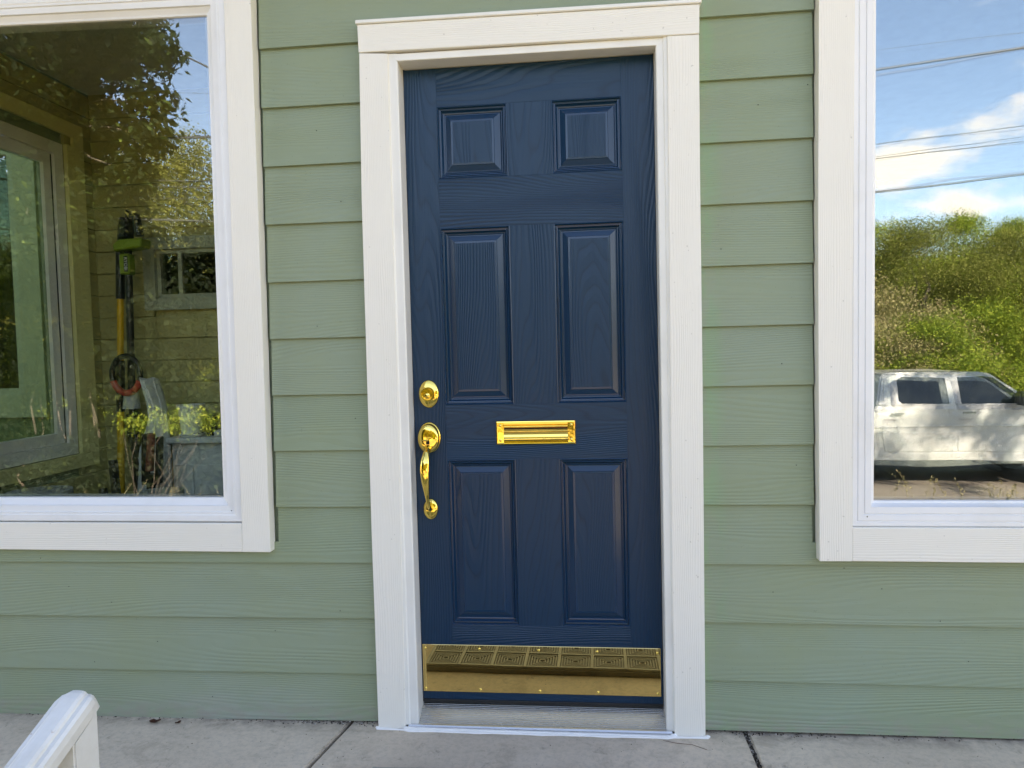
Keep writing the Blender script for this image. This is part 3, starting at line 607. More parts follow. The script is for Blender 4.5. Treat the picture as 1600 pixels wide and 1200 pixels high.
def pane(name, pts, y, mt, par, rot=(0, 0)):
    """3 mm sheet of glass; rot leans it by a hair so the two panes mirror slightly apart"""
    cx = sum(p[0] for p in pts) / 4; cz = sum(p[1] for p in pts) / 4
    return prism(name, pts, y, y + .003, mt, par, dy=None) if rot == (0, 0) else _tilt(prism(name, pts, y, y + .003, mt, par, origin=(cx, y, cz)), rot)
def _tilt(o, rot): o.rotation_euler = (R(rot[0]), 0, R(rot[1])); return o
gL = [(-2.21, .735), (-1.135, .735), (-1.135, 2.29), (-2.21, 2.29)]
pane('glass_pane', gL, .0105, 'glass_outer_left', wL); pane('glass_pane', gL, .0270, 'glass_inner_left', wL, (.05, .10))
frame_loop('spacer', [(-2.206, 2.285), (-1.139, 2.285), (-1.139, .740), (-2.206, .740)], [(0, .0142), (.004, .0142), (.009, .0145), (.009, .0262), (0, .0262)], 'grey_plastic', wL)
wR = thing('window', (1.4, 0, .553), 'large picture window right of the door mirroring blue sky and a parked white pickup', 'window')
window(wR, [('casing', [(.6735, .5531), (.7650, .5531), (.7655, .66), (.7660, 1.2), (.7770, 2.15), (.779, 2.42), (.682, 2.42), (.6800, 2.15), (.6745, 1.5), (.6735, 1.0)], 'trim_z', CY),
            ('sill_casing', [(.7656, .5533), (2.36, .5440), (2.36, .6440), (.7656, .6520)], 'trim_x', CY + .001),
            ('casing', [(2.361, .544), (2.45, .544), (2.45, 2.42), (2.361, 2.42)], 'trim_z', CY),
            ('head_casing', [(.7795, 2.32), (2.36, 2.32), (2.36, 2.42), (.7795, 2.42)], 'trim_x', CY + .001)],
       [(.7772, 2.318), (2.359, 2.318), (2.359, .6450), (.7668, .6530)],
       [(0, .010), (0, -.0150), (.003, -.0180), (.0130, -.0180), (.0145, -.0155), (.0165, -.0155), (.0180, -.0180), (.0330, -.0170), (.0350, -.0120), (.0370, -.0120), (.0385, -.0150), (.0560, -.0140), (.0600, -.0040), (.0640, .0040), (.0700, .0060), (.0715, .0100), (.0715, .060)], None, None)
gR = [(.825, .712), (2.30, .705), (2.30, 2.26), (.825, 2.26)]
pane('glass_pane', gR, .0105, 'glass_outer_right', wR, (.0, .001)); pane('glass_pane', gR, .0290, 'glass_inner_right', wR, (-.16, .30))
frame_loop('spacer', [(.829, 2.256), (2.296, 2.256), (2.296, .712), (.829, .716)], [(0, .0142), (.004, .0142), (.009, .0145), (.009, .0282), (0, .0282)], 'grey_plastic', wR)
for par, x, z in ((wL, -1.1150, .7055), (wR, .8100, .6820)): oval('weep_hole', x, z, .0018, .0018, [(1, 0), (.5, .0004), (0, .0005)], -.0182, 'slot', par, 10)

# window in the left wall of the side room (its length runs away from us)
wS = thing('window', (SX, .55, .755), 'white side window seen through the left glass, set in the boarded end wall', 'window')
def yframe(name, y0, y1, z0, z1, w, x0, x1, mt, par):
    bm = bmesh.new()
    for a in ((y0, y1, z0, z0 + w), (y0, y1, z1 - w, z1), (y0, y0 + w, z0 + w, z1 - w), (y1 - w, y1, z0 + w, z1 - w)): add_box(bm, x0, x1, *a)
    return bm_done(bm, name, mt, par)
yframe('frame', lw[0] + .001, lw[1] - .001, lw[2] + .001, lw[3] - .001, .055, SX - .05, SX + .014, 'vinyl', wS)
yframe('sash', lw[0] + .057, lw[1] - .057, lw[2] + .057, lw[3] - .057, .05, SX - .035, SX - .002, 'vinyl', wS)
box('glass_pane', SX - .022, SX - .018, lw[0] + .108, lw[1] - .108, lw[2] + .108, lw[3] - .108, 'glass_side', wS)
box('gasket', SX - .0015, SX + .0005, lw[1] - .0635, lw[1] - .0575, lw[2] + .06, lw[3] - .06, 'rubber', wS)
yframe('casing', .105, lw[1] + .115, lw[2] - .065, lw[3] + .11, .063, SX + .0165, SX + .034, 'boards_trim', wS)
box('side_casing', SX + .0165, SX + .035, lw[1] + .002, lw[1] + .050, lw[2] - .0, lw[3], 'boards_trim', wS)
# small window in the back wall
wB = thing('window', (-1.9, SY, 1.46), 'small white-framed inner window on the back wall of the side room', 'window')
def xframe(name, x0, x1, z0, z1, w, y0, y1, mt, par):
    bm = bmesh.new()
    for a in ((x0, x1, z0, z0 + w), (x0, x1, z1 - w, z1), (x0, x0 + w, z0 + w, z1 - w), (x1 - w, x1, z0 + w, z1 - w)): add_box(bm, a[0], a[1], y0, y1, a[2], a[3])
    return bm_done(bm, name, mt, par)
xframe('casing', bw[0] - .03, bw[1] + .03, bw[2] - .03, bw[3] + .03, .058, SY - .042, SY - .0185, 'dim_white', wB)
xframe('sash', bw[0] + .029, bw[1] - .029, bw[2] + .029, bw[3] - .029, .018, SY - .02, SY + .02, 'dim_white', wB)
box('glass_pane', bw[0] + .047, bw[1] - .047, SY, SY + .003, bw[2] + .047, bw[3] - .047, 'glass_dark', wB); box('muntin', -1.965, -1.945, SY - .016, SY - .002, bw[2] + .047, bw[3] - .047, 'dim_white', wB)

# wing of the house beyond the side window
wing = thing('house_wing', (-5.4, 2.6, -.4), 'green sided wing of the house seen through the side window', 'building')
z = -.45
wx = (-5.2, -3.985, 1.0, 2.76)
while z < 3.3:
    segs = [(-8, -3.2)]
    if z + P_ > wx[2] and z < wx[3]: segs = [(-8, wx[0]), (wx[1], -3.2)]
    for a, b in segs: box('siding_plank', a, b, 2.6, 2.612, z, z + P_ - .003, 'siding', wing, .001)
    z += P_
for a, b, c, d in ((-8, wx[0], -.45, 3.4), (wx[1], -3.2, -.45, 3.4), (wx[0], wx[1], -.45, wx[2]), (wx[0], wx[1], wx[3], 3.4)): box('wall', a, b, 2.613, 2.72, c, d, 'siding', wing)
box('wall', -8, -7.9, 2.721, 6.9, -.45, 3.4, 'siding', wing); box('wall', -8, -3.2, 6.9, 7.0, -.45, 3.4, 'siding', wing); box('roof', -8.3, -2.95, 2.2, 7.2, 3.43, 3.55, 'shingle', wing)
xframe('window_casing', wx[0] - .02, wx[1] + .16, wx[2] - .20, wx[3] + .12, .165, 2.575, 2.599, 'trim_z', wing); fr = xframe('window_frame', wx[0] + .14, wx[1] + .0, wx[2] - .04, wx[3] - .04, .05, 2.582, 2.65, 'vinyl', wing)
box('window_pane', wx[0] + .19, wx[1] - .05, 2.62, 2.624, wx[2] + .01, wx[3] - .09, 'glass_dark', wing); box('inner_wall', -8, -3.2, 4.2, 4.3, -.45, 3.4, 'darkroom', wing)

# ================================================================ THINGS INSIDE THE SIDE ROOM
def lean(a, b, t): return tuple(a[i] + (b[i] - a[i]) * t for i in range(3))
# 1 yellow and black pole
A = (-2.150, 1.02, 1.700); B = (-2.215, .99, .0)
pb = thing('pole_saw', (-2.215, .99, 0), 'long yellow and black pole leaning in the corner of the side room', 'pole tool')
seg = [(0, .130, .0200, 'pole_black', 'sleeve'), (.130, .300, .0150, 'pole_yellow', 'shaft'), (.300, .442, .0190, 'pole_black', 'sleeve'), (.442, .96, .0165, 'pole_yellow', 'shaft'), (.96, 1, .018, 'pole_black', 'end_cap')]
for a, b, r_, mt, nm in seg: tube(nm, [lean(A, B, a), lean(A, B, b)], r_, mt, pb, 14, smooth=False)
# 2 string trimmer: green head, black shaft, guard ring
A = (-2.083, .98, 1.73); Bm = (-2.100, .98, 1.06); B = (-2.060, .95, 0.02)
tr = thing('string_trimmer', (-2.06, .95, .0), 'black shafted string trimmer with lime green head standing beside the yellow pole', 'garden tool')
tube('shaft', [A, Bm], .0165, 'pole_black', tr, 14); tube('shaft', [Bm, B], .0200, 'pole_black', tr, 14)
box('label_sleeve', A[0] - .030, A[0] + .020, .950, 1.0, 1.585, 1.680, 'lime', tr, .006)
box('name_plate', A[0] - .004, A[0] + .014, .9475, .9495, 1.597, 1.668, 'pole_black', tr)
bm = bmesh.new(); add_prism(bm, [(-2.125, 1.690), (-1.99, 1.705), (-1.985, 1.745), (-2.10, 1.742), (-2.128, 1.72)], .93, 1.01); bm_done(bm, 'guard', 'lime', tr, bevel=.006)
bm = bmesh.new(); add_tube(bm, [(-2.105, .97, 1.74), (-2.098, .97, 1.81), (-2.065, .97, 1.865), (-2.03, .97, 1.85), (-2.02, .97, 1.76)], .020, 10); bm_done(bm, 'hook_handle', 'pole_black', tr, smooth=True)
bm = bmesh.new(); add_prism(bm, [(-2.115, 1.745), (-2.06, 1.745), (-2.055, 1.84), (-2.10, 1.85)], .94, 1.0); bm_done(bm, 'motor_housing', 'pole_black', tr, bevel=.01)
def ring(name, c, a, b, r_, mt, par, t0=0, t1=2 * math.pi, n=26):
    tube(name, [(c[0] + a * math.cos(t0 + (t1 - t0) * i / n), c[1], c[2] + b * math.sin(t0 + (t1 - t0) * i / n)) for i in range(n + 1)], r_, mt, par, 10)
ring('loop_handle', (-2.09, .93, 1.125), .068, .085, .013, 'pole_black', tr, -.35, math.pi + .35); ring('trigger_grip', (-2.09, .93, 1.125), .068, .085, .015, 'red_plastic', tr, math.pi + .35, 2 * math.pi - .35)
bm = bmesh.new(); add_tube(bm, [(-2.092, .965, 1.055), (-2.094, .963, .965)], [(.030, .030), (.038, .038)], 18); bm_done(bm, 'coupler', 'grey_plastic', tr, smooth=True)
bm = bmesh.new(); add_prism(bm, [(-2.165, .93), (-2.11, .95), (-2.05, .90), (-2.045, .72), (-2.10, .66), (-2.15, .80)], .99, 1.06); bm_done(bm, 'battery_housing', 'pole_black', tr, bevel=.015)
txt = bpy.data.curves.new('lettering', 'FONT'); txt.body = 'RYOBI'; txt.size = .0215; txt.extrude = .0004; txt.align_x = 'CENTER'; txt.align_y = 'CENTER'
to = bpy.data.objects.new('lettering_source', txt); col.objects.link(to); bpy.context.view_layer.update()
me = bpy.data.meshes.new_from_object(to.evaluated_get(bpy.context.evaluated_depsgraph_get())); bpy.data.objects.remove(to)
me.transform(Matrix.Translation((A[0] + .005, .9472, 1.6325)) @ Matrix.Rotation(R(90), 4, 'Y') @ Matrix.Rotation(R(90), 4, 'X')); me.name = 'lettering'; link('lettering', me, 'letter', tr)
# 3 white draped cloth
def draped(name, outline_l, outline_r, y, mt, label, cat, amp=.03, seed=1, thick=.12):
    n, k = 26, 18; bm = bmesh.new(); F, Bk = [], []
    for j in range(n):
        t = j / (n - 1); xl = np.interp(t, *zip(*outline_l)[0:2]) if False else np.interp(t, [p[0] for p in outline_l], [p[1] for p in outline_l]); xr = np.interp(t, [p[0] for p in outline_r], [p[1] for p in outline_r])
        zt = outline_l[0][2]; zb = outline_l[-1][2]; z_ = zt + (zb - zt) * t; rf, rb = [], []
        for i in range(k):
            s = i / (k - 1); x = xl + (xr - xl) * s; bul = math.sin(math.pi * s) ** .5 * thick
            fo = amp * mnoise.noise((s * 5 + t * 1.4, t * 2.2, seed)) + amp * .5 * mnoise.noise((s * 13 - t * 4, t * 4, seed + 5))
            rf.append(bm.verts.new((x, y - bul * .5 - fo * min(1, 6 * s * (1 - s)), z_ + (.03 * mnoise.noise((s * 4, 0, seed)) if j == 0 else 0)))); rb.append(bm.verts.new((x, y + bul * .4, z_)))
        F.append(rf); Bk.append(rb)
    for G, fl in ((F, 0), (Bk, 1)):
        for j in range(n - 1):
            for i in range(k - 1):
                v = (G[j][i], G[j][i + 1], G[j + 1][i + 1], G[j + 1][i]); bm.faces.new(v if fl else v[::-1])
    for j in range(n - 1):
        for i in (0, k - 1): bm.faces.new((F[j][i], F[j + 1][i], Bk[j + 1][i], Bk[j][i]))
    for i in range(k - 1):
        for j in (0, n - 1): bm.faces.new((F[j][i], F[j][i + 1], Bk[j][i + 1], Bk[j][i]))
    return tag(bm_done(bm, name, mt, smooth=True), label, cat)
draped('dust_sheet', [(0, -2.02, 1.10), (.16, -1.985), (.30, -2.05), (1, -2.12, .0)], [(0, -1.955), (.1, -1.92), (.3, -1.905), (1, -1.90)], .95, 'cloth', 'white plastic sheet draped upright beside the trimmer', 'sheet', .045, 3)
draped('folded_cloth', [(0, -2.02, .70), (.3, -2.06), (1, -2.1, .0)], [(0, -1.78), (1, -1.72)], .35, 'grey_cloth', 'crumpled grey cover heaped in the side room below the sill at far left', 'cover', .06, 11, .3).location = (-.18, 0, 0)
tag(draped('paper_bag', [(0, -1.80, .66), (.2, -1.84), (1, -1.85, .0)], [(0, -1.62), (1, -1.56)], .55, 'grey_cloth', 'dark crumpled bag in front of the white cabinet', 'bag', .05, 23, .2))
# 4 cabinet with pots
cb = thing('cabinet', (-1.75, 1.05, 0), 'low white painted cabinet inside, carrying a white flowerpot', 'cabinet')
box('cabinet_body', -1.905, -1.30, .96, 1.17, .0, .80, 'cabinet', cb, .004); box('cabinet_top', -1.915, -1.29, .93, 1.175, .801, .828, 'cabinet', cb, .004)
box('cabinet_door', -1.895, -1.80, .952, .9595, .05, .70, 'cabinet', cb, .002); box('cabinet_door', -1.79, -1.60, .952, .9595, .05, .70, 'cabinet', cb, .002)
def lathe(name, c, prof_, mt, par=None, seg=28):
    bm = bmesh.new(); rs = [[bm.verts.new((c[0] + r_ * math.cos(k * 2 * math.pi / seg), c[1] + r_ * math.sin(k * 2 * math.pi / seg), c[2] + z_)) for k in range(seg)] for r_, z_ in prof_]
    for a, b in zip(rs, rs[1:]):
        for k in range(seg): bm.faces.new((a[k], a[(k + 1) % seg], b[(k + 1) % seg], b[k]))
    bm.faces.new(rs[0]); bm.faces.new(rs[-1][::-1]); return bm_done(bm, name, mt, par, smooth=False)
pt = thing('flowerpot', (-1.825, 1.0, .829), 'white round flowerpot on a saucer standing on the white cabinet', 'flowerpot')
lathe('pot', (-1.825, 1.0, .842), [(.045, 0), (.058, .12), (.062, .12), (.062, .135), (.055, .135), (.05, .11)], 'pot', pt); lathe('saucer', (-1.825, 1.0, .829), [(.05, 0), (.058, .012), (.05, .0125)], 'pot', pt)
tag(lathe('black_pot', (-1.735, 1.02, .829), [(.024, 0), (.029, .085), (.031, .085), (.031, .094), (.027, .094), (.024, .07)], 'pole_black'), 'small black plastic pot right of the white flowerpot', 'flowerpot')
tag(box('white_block', -1.708, -1.66, .98, 1.06, .829, .855, 'pot', bevel=.003), 'small pale block on the cabinet beside the black pot', 'block')
# 5 hand saw / pruner with brown handle and two black grips
sw = thing('hand_tool', (-1.93, .8, 0), 'black shafted tool with red-brown handle leaning before the white sheet', 'garden tool')
tube('handle', [(-1.898, .80, .865), (-1.915, .80, .70)], .017, 'terracotta', sw, 12); bm = bmesh.new(); add_prism(bm, [(-1.935, .86), (-1.928, .865), (-1.935, .68), (-1.878, .68), (-1.868, .85), (-1.858, .85), (-1.872, .64), (-1.945, .64)], .78, .83); bm_done(bm, 'grip_frame', 'pole_black', sw, bevel=.004)
tube('shaft', [(-1.91, .80, .66), (-1.93, .80, .0)], .019, 'pole_black', sw, 12)
for a, b, lab in (((-2.085, .80, .750), (-2.01, .75, .0), 'short black handle leaning left of the trimmer foot'), ((-2.140, .80, .622), (-2.04, .72, .0), 'black handle end showing lowest above the window sill')):
    m_ = lean(a, b, .28); o = thing('tool_handle', b, lab, 'tool handle'); tube('grip', [a, m_], .019, 'pole_black', o, 12); tube('shaft', [m_, b], .012, 'pole_black', o, 10)

# ================================================================ STAIR RAILING
rl = thing('stair_railing', (-.87, -1.1, -.3), 'white vinyl stair railing with moulded top rail at lower left', 'railing')
dv = Vector((-.05, -1, -.5)).normalized(); sv = Vector((1, -.05, 0)); sv = (sv - dv * sv.dot(dv)).normalized(); nv = sv.cross(dv) * -1
if nv.z < 0: nv = -nv
E0 = Vector((-.8580, -1.045, .6300))
secR = [(-.0320, -.026), (-.0335, -.010), (-.0320, .001), (-.0275, .0050), (-.0200, .0050), (-.0165, .0095), (-.0120, .0125), (-.004, .0135), (.006, .0135), (.0140, .0125), (.0185, .0095), (.0200, .0050), (.0275, .0050), (.0320, .001), (.0335, -.010), (.0320, -.026)]
bm = bmesh.new(); rings = []
for s, k, dz in [(0, .50, -.012), (.004, .78, -.006), (.012, .93, -.002), (.024, 1, 0), (1.0, 1, 0), (2.0, 1, 0)]:
    rings.append([bm.verts.new(E0 + dv * s + sv * a * k + nv * (b + dz)) for a, b in secR])
for a, b in zip(rings, rings[1:]):
    for i in range(len(secR)): bm.faces.new((a[i], a[(i + 1) % len(secR)], b[(i + 1) % len(secR)], b[i]))
bm.faces.new(rings[0]); bm.faces.new(rings[-1][::-1])
bm_done(bm, 'top_rail', 'vinyl_aged', rl)
def post(name, t, w, zb, ztop_off=.03):
    c = E0 + dv * t; x, y = c.x, c.y; bm = bmesh.new()
    pts = [(x - w, y - w), (x + w, y - w), (x + w, y + w), (x - w, y + w)]
    lo = [bm.verts.new((a, b, zb)) for a, b in pts]; hi = [bm.verts.new((a, b, c.z - ztop_off + (b - y) * .5)) for a, b in pts]
    bm.faces.new(lo); bm.faces.new(hi[::-1]); [bm.faces.new((lo[i], lo[(i + 1) % 4], hi[(i + 1) % 4], hi[i])) for i in range(4)]
    bm_done(bm, name, 'vinyl_aged', rl, bevel=.003, seg=2)
post('post', .031, .0290, .018, .030)
for k in range(1, 12): post('baluster', .052 + .15 * k, .014, -.50, .04)
bm = bmesh.new(); rings = [[bm.verts.new(E0 + dv * s + sv * a + Vector((0, 0, -.50 + b))) for a, b in ((-.02, 0), (.02, 0), (.02, .04), (-.02, .04))] for s in (.08, 1.9)]
[bm.faces.new((rings[0][i], rings[0][(i + 1) % 4], rings[1][(i + 1) % 4], rings[1][i])) for i in range(4)]; bm.faces.new(rings[0]); bm.faces.new(rings[1][::-1]); bm_done(bm, 'bottom_rail', 'vinyl_aged', rl)

# ================================================================ DOOR MAT (seen mirrored in the kick plate)
mt_ = thing('door_mat', (-.05, -.50, .0185), 'raised rubber step mat of square ribbed tiles, mirrored in the brass kick plate', 'doormat')
mx, my, nx_, ny_, tp, ty = -.602, -.279, 9, 4, .1212, .112
ang = .022
MM = Matrix.Translation((mx, my, 0)) @ Matrix.Rotation(ang, 4, 'Z')
def mbox(bm, x0, x1, y0, y1, z0, z1):
    vs = add_box(bm, x0, x1, y0, y1, z0, z1); [setattr(v, 'co', MM @ v.co) for v in vs]
W_, D_ = nx_ * tp + .012, ny_ * ty + .012
bm = bmesh.new(); mbox(bm, -.004, W_ + .004, -D_ - .004, .004, .019, .0385); bm_done(bm, 'mat_base', 'mat', mt_, bevel=.003)
for i in range(nx_ + 1):
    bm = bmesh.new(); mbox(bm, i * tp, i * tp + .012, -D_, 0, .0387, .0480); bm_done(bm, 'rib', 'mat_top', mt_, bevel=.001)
for j in range(ny_ + 1):
    bm = bmesh.new()
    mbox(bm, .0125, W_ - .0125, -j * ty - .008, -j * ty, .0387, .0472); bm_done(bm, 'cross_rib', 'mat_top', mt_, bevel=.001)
bm = bmesh.new(); hx, hy = (tp - .012) / 2, (ty - .012) / 2
add_box(bm, -hx + .002, hx - .002, -hy + .002, hy - .002, .0388, .0405)
for k in range(5):
    o_ = .003 + k * .0098; a, b = hx - o_, hy - o_ * .93; w = .0042
    for q in ((-a, a, -b, -b + w), (-a, a, b - w, b), (-a, -a + w, -b + w, b - w), (a - w, a, -b + w, b - w)): add_box(bm, q[0], q[1], q[2], q[3], .0406, .0448)
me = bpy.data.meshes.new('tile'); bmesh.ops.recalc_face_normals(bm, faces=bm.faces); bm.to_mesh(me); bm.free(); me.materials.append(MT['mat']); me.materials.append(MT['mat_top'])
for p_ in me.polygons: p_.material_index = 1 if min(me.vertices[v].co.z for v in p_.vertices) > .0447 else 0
me.transform(Matrix.Translation((0, 0, -.0185)))
for i in range(nx_):
    for j in range(ny_):
        o = bpy.data.objects.new('tile', me); col.objects.link(o); o.parent = mt_
        o.location = (MM @ Vector((i * tp + .012 + hx, -j * ty - .008 - hy - .001, .0185))) - mt_.location; o.rotation_euler = (0, 0, ang)

# ================================================================ PICKUP TRUCK across the road
GZ = -1.241
tk = thing('pickup_truck', (6.0, -11.2, GZ), 'white four-door pickup truck parked across the road, mirrored in the right window', 'pickup truck')
TX, TYn, TW = 0.0, -10.2, 2.0     # near side plane
def side_y(z): return 0 if z < 1.30 else (z - 1.30) * .30
def tprism(name, pts, mt, y0=0, y1=TW, bevel=.02, inset=0, par=tk):
    bm = bmesh.new(); n = len(pts); A_, B_ = [], []
    for x, z in pts:
        t = side_y(z) + inset; A_.append(bm.verts.new((x, TYn - y0 - t, GZ + z))); B_.append(bm.verts.new((x, TYn - y1 + t, GZ + z)))
    bm.faces.new(A_); bm.faces.new(B_[::-1]); [bm.faces.new((A_[i], B_[i], B_[(i + 1) % n], A_[(i + 1) % n])) for i in range(n)]
    return bm_done(bm, name, mt, par, bevel=bevel, seg=2)
def arch(cx, r_, zb, n=12, rev=False):
    a = [(cx + r_ * math.cos(math.pi * i / n), zb + r_ * math.sin(math.pi * i / n)) for i in range(n + 1)]; return a if rev else a[::-1]
RWx, FWx = 4.22, 7.95
low = [(3.12, .62), (RWx - .50, .62)] + arch(RWx, .49, .55) + [(RWx + .50, .50), (FWx - .50, .50)] + arch(FWx, .49, .55) + [(FWx + .5, .55), (8.95, .55), (9.0, .95), (8.93, 1.22), (8.6, 1.30), (7.35, 1.38), (4.88, 1.38), (4.87, 1.32), (3.12, 1.32)]
tprism('body', low, 'truck', bevel=.018)
tprism('cab', [(4.90, 1.372), (7.42, 1.372), (6.72, 1.895), (6.55, 1.925), (5.15, 1.93), (5.02, 1.90)], 'truck', bevel=.03)
box('bed_floor', 3.2, 4.86, TYn - TW + .1, TYn - .1, GZ + 1.321, GZ + 1.325, 'dark_plastic', tk)
for sgn, y in ((1, TYn), (-1, TYn - TW)):
    def sp(name, pts, mt, off, par=tk, bevel=0):
        bm = bmesh.new(); f = [bm.verts.new((x, y - sgn * side_y(z) + sgn * off, GZ + z)) for x, z in pts]; b = [bm.verts.new((x, y - sgn * side_y(z) + sgn * (off - .02), GZ + z)) for x, z in pts]; n = len(pts)
        bm.faces.new(f); bm.faces.new(b[::-1]); [bm.faces.new((f[i], b[i], b[(i + 1) % n], f[(i + 1) % n])) for i in range(n)]
        return bm_done(bm, name, mt, par, bevel=bevel)
    d1 = sp('door', [(5.02, .60), (6.10, .60), (6.10, 1.40), (5.00, 1.40), (4.99, .85)], 'truck', .010, bevel=.006)
    d2 = sp('door', [(6.125, .60), (7.25, .60), (7.28, 1.36), (7.25, 1.40), (6.125, 1.40)], 'truck', .010, bevel=.006)
    sp('side_window', [(5.26, 1.46), (5.31, 1.41), (6.01, 1.385), (6.01, 1.83), (5.34, 1.85), (5.27, 1.80)], 'car_glass', .006); sp('side_window', [(6.20, 1.38), (7.24, 1.385), (7.20, 1.46), (6.76, 1.82), (6.60, 1.85), (6.20, 1.84)], 'car_glass', .006)
    sp('quarter_panel_vent', [(5.02, 1.46), (5.20, 1.46), (5.20, 1.84), (5.06, 1.82)], 'truck', .008, bevel=.003)
    sp('body_crease', [(3.3, 1.02), (7.3, 1.02), (7.3, 1.045), (3.3, 1.045)], 'truck', .014, bevel=.004); sp('rocker_panel', [(4.80, .44), (7.40, .44), (7.40, .58), (4.80, .58)], 'truck', .005, bevel=.01)
    for d_, x in ((d1, 5.12), (d2, 6.20)):
        bm = bmesh.new(); add_box(bm, x, x + .20, min(y + sgn * .012, y + sgn * .04), max(y + sgn * .012, y + sgn * .04), GZ + 1.235, GZ + 1.265); bm_done(bm, 'handle', 'dark_plastic', d_, bevel=.006)
    bm = bmesh.new(); add_box(bm, 6.98, 7.16, min(y + sgn * .05, y + sgn * .24), max(y + sgn * .05, y + sgn * .24), GZ + 1.38, GZ + 1.60); bm_done(bm, 'mirror', 'dark_plastic', tk, bevel=.03, seg=2)
    bm = bmesh.new(); add_box(bm, 8.75, 8.99, min(y - sgn * .25, y + sgn * .004), max(y - sgn * .25, y + sgn * .004), GZ + .92, GZ + 1.10); bm_done(bm, 'headlight', 'chrome', tk, bevel=.02)
    bm = bmesh.new(); add_box(bm, 3.10, 3.18, min(y - sgn * .12, y + sgn * .004), max(y - sgn * .12, y + sgn * .004), GZ + .90, GZ + 1.25); bm_done(bm, 'tail_light', 'taillight', tk, bevel=.01)
    for cx in (RWx, FWx):
        yc = y - sgn * .15
        wh = thing('wheel', (cx - tk.location.x, yc - tk.location.y, .42), None, None); wh.parent = tk
        for k_ in ('label', 'category', 'group'):
            if k_ in wh.keys(): del wh[k_]
        for nm, rr_, hw, mt in (('tyre', (.42, .40), .13, 'tyre'), ('rim', (.26, .24), .135, 'chrome')):
            bm = bmesh.new(); bmesh.ops.create_cone(bm, cap_ends=True, segments=32, radius1=rr_[0], radius2=rr_[0], depth=hw * 2, matrix=Matrix.Translation((cx, yc, GZ + .42)) @ Matrix.Rotation(R(90), 4, 'X'))
            me_o = bm_done(bm, nm, mt, None, origin=(cx, yc, GZ + .42), bevel=.02); me_o.parent = wh; me_o.location = (0, 0, 0)
box('front_bumper', 8.96, 9.10, TYn - TW + .05, TYn - .05, GZ + .50, GZ + .80, 'chrome', tk, .03); box('rear_bumper', 2.98, 3.11, TYn - TW + .05, TYn - .05, GZ + .55, GZ + .78, 'chrome', tk, .03)
bm = bmesh.new(); vs = [bm.verts.new(p) for p in ((7.30, TYn - .18, GZ + 1.40), (7.30, TYn - TW + .18, GZ + 1.40), (6.76, TYn - TW + .28, GZ + 1.86), (6.76, TYn - .28, GZ + 1.86))]; bm.faces.new(vs); bmesh.ops.solidify(bm, geom=list(bm.faces), thickness=-.02)
o = bm_done(bm, 'windscreen', 'car_glass', tk); o.location.x += .06; o.location.z += .03

# ================================================================ TREES AND BRUSH
def foliage_mesh(name, n, clumps, leaf, spread, mt, aspect=1.7, droop=0):
    """clumps: list of (x,y,z,radius,weight); leaves are small bent quads"""
    c = np.array([k[:3] for k in clumps]); r_ = np.array([k[3] for k in clumps]); w = np.array([k[4] for k in clumps]); w = w / w.sum()
    idx = rng.choice(len(clumps), n, p=w)
    d = rng.normal(size=(n, 3)); d /= np.linalg.norm(d, axis=1)[:, None]; rad = rng.random(n) ** (1 / 2.2)
    pos = c[idx] + d * (r_[idx] * rad)[:, None] * np.array([1, 1, .8])
    pos += rng.normal(size=(n, 3)) * spread
    a = rng.normal(size=(n, 3)); a[:, 2] -= droop; a /= np.linalg.norm(a, axis=1)[:, None]
    b = rng.normal(size=(n, 3)); b = np.cross(a, b); b /= np.linalg.norm(b, axis=1)[:, None]; nn = np.cross(a, b)
    s = leaf * rng.uniform(.6, 1.35, n)[:, None]
    v = np.empty((n, 4, 3)); v[:, 0] = pos - a * s * .5; v[:, 1] = pos + b * s * .5 / aspect + nn * s * .10; v[:, 2] = pos + a * s * .5; v[:, 3] = pos - b * s * .5 / aspect + nn * s * .10
    me = bpy.data.meshes.new(name); me.vertices.add(n * 4); me.vertices.foreach_set('co', v.ravel()); me.loops.add(n * 4); me.loops.foreach_set('vertex_index', np.arange(n * 4)); me.polygons.add(n); me.polygons.foreach_set('loop_start', np.arange(0, n * 4, 4)); me.update(calc_edges=True)
    me.materials.append(MT[mt]); return me
def limb_mesh(limbs):
    bm = bmesh.new()
    for pts, r0, r1 in limbs:
        n = len(pts); add_tube(bm, pts, [r0 + (r1 - r0) * i / (n - 1) for i in range(n)], 8)
    me = bpy.data.meshes.new('trunk'); bm.to_mesh(me); bm.free(); me.materials.append(MT['bark']); me.shade_smooth(); return me
def bendy(a, b, n=6, j=.12):
    a, b = Vector(a), Vector(b); L_ = (b - a).length
    return [a.lerp(b, i / (n - 1)) + (Vector((random.gauss(0, 1), random.gauss(0, 1), random.gauss(0, .5))) * L_ * j * math.sin(math.pi * i / (n - 1)) * .4) for i in range(n)]
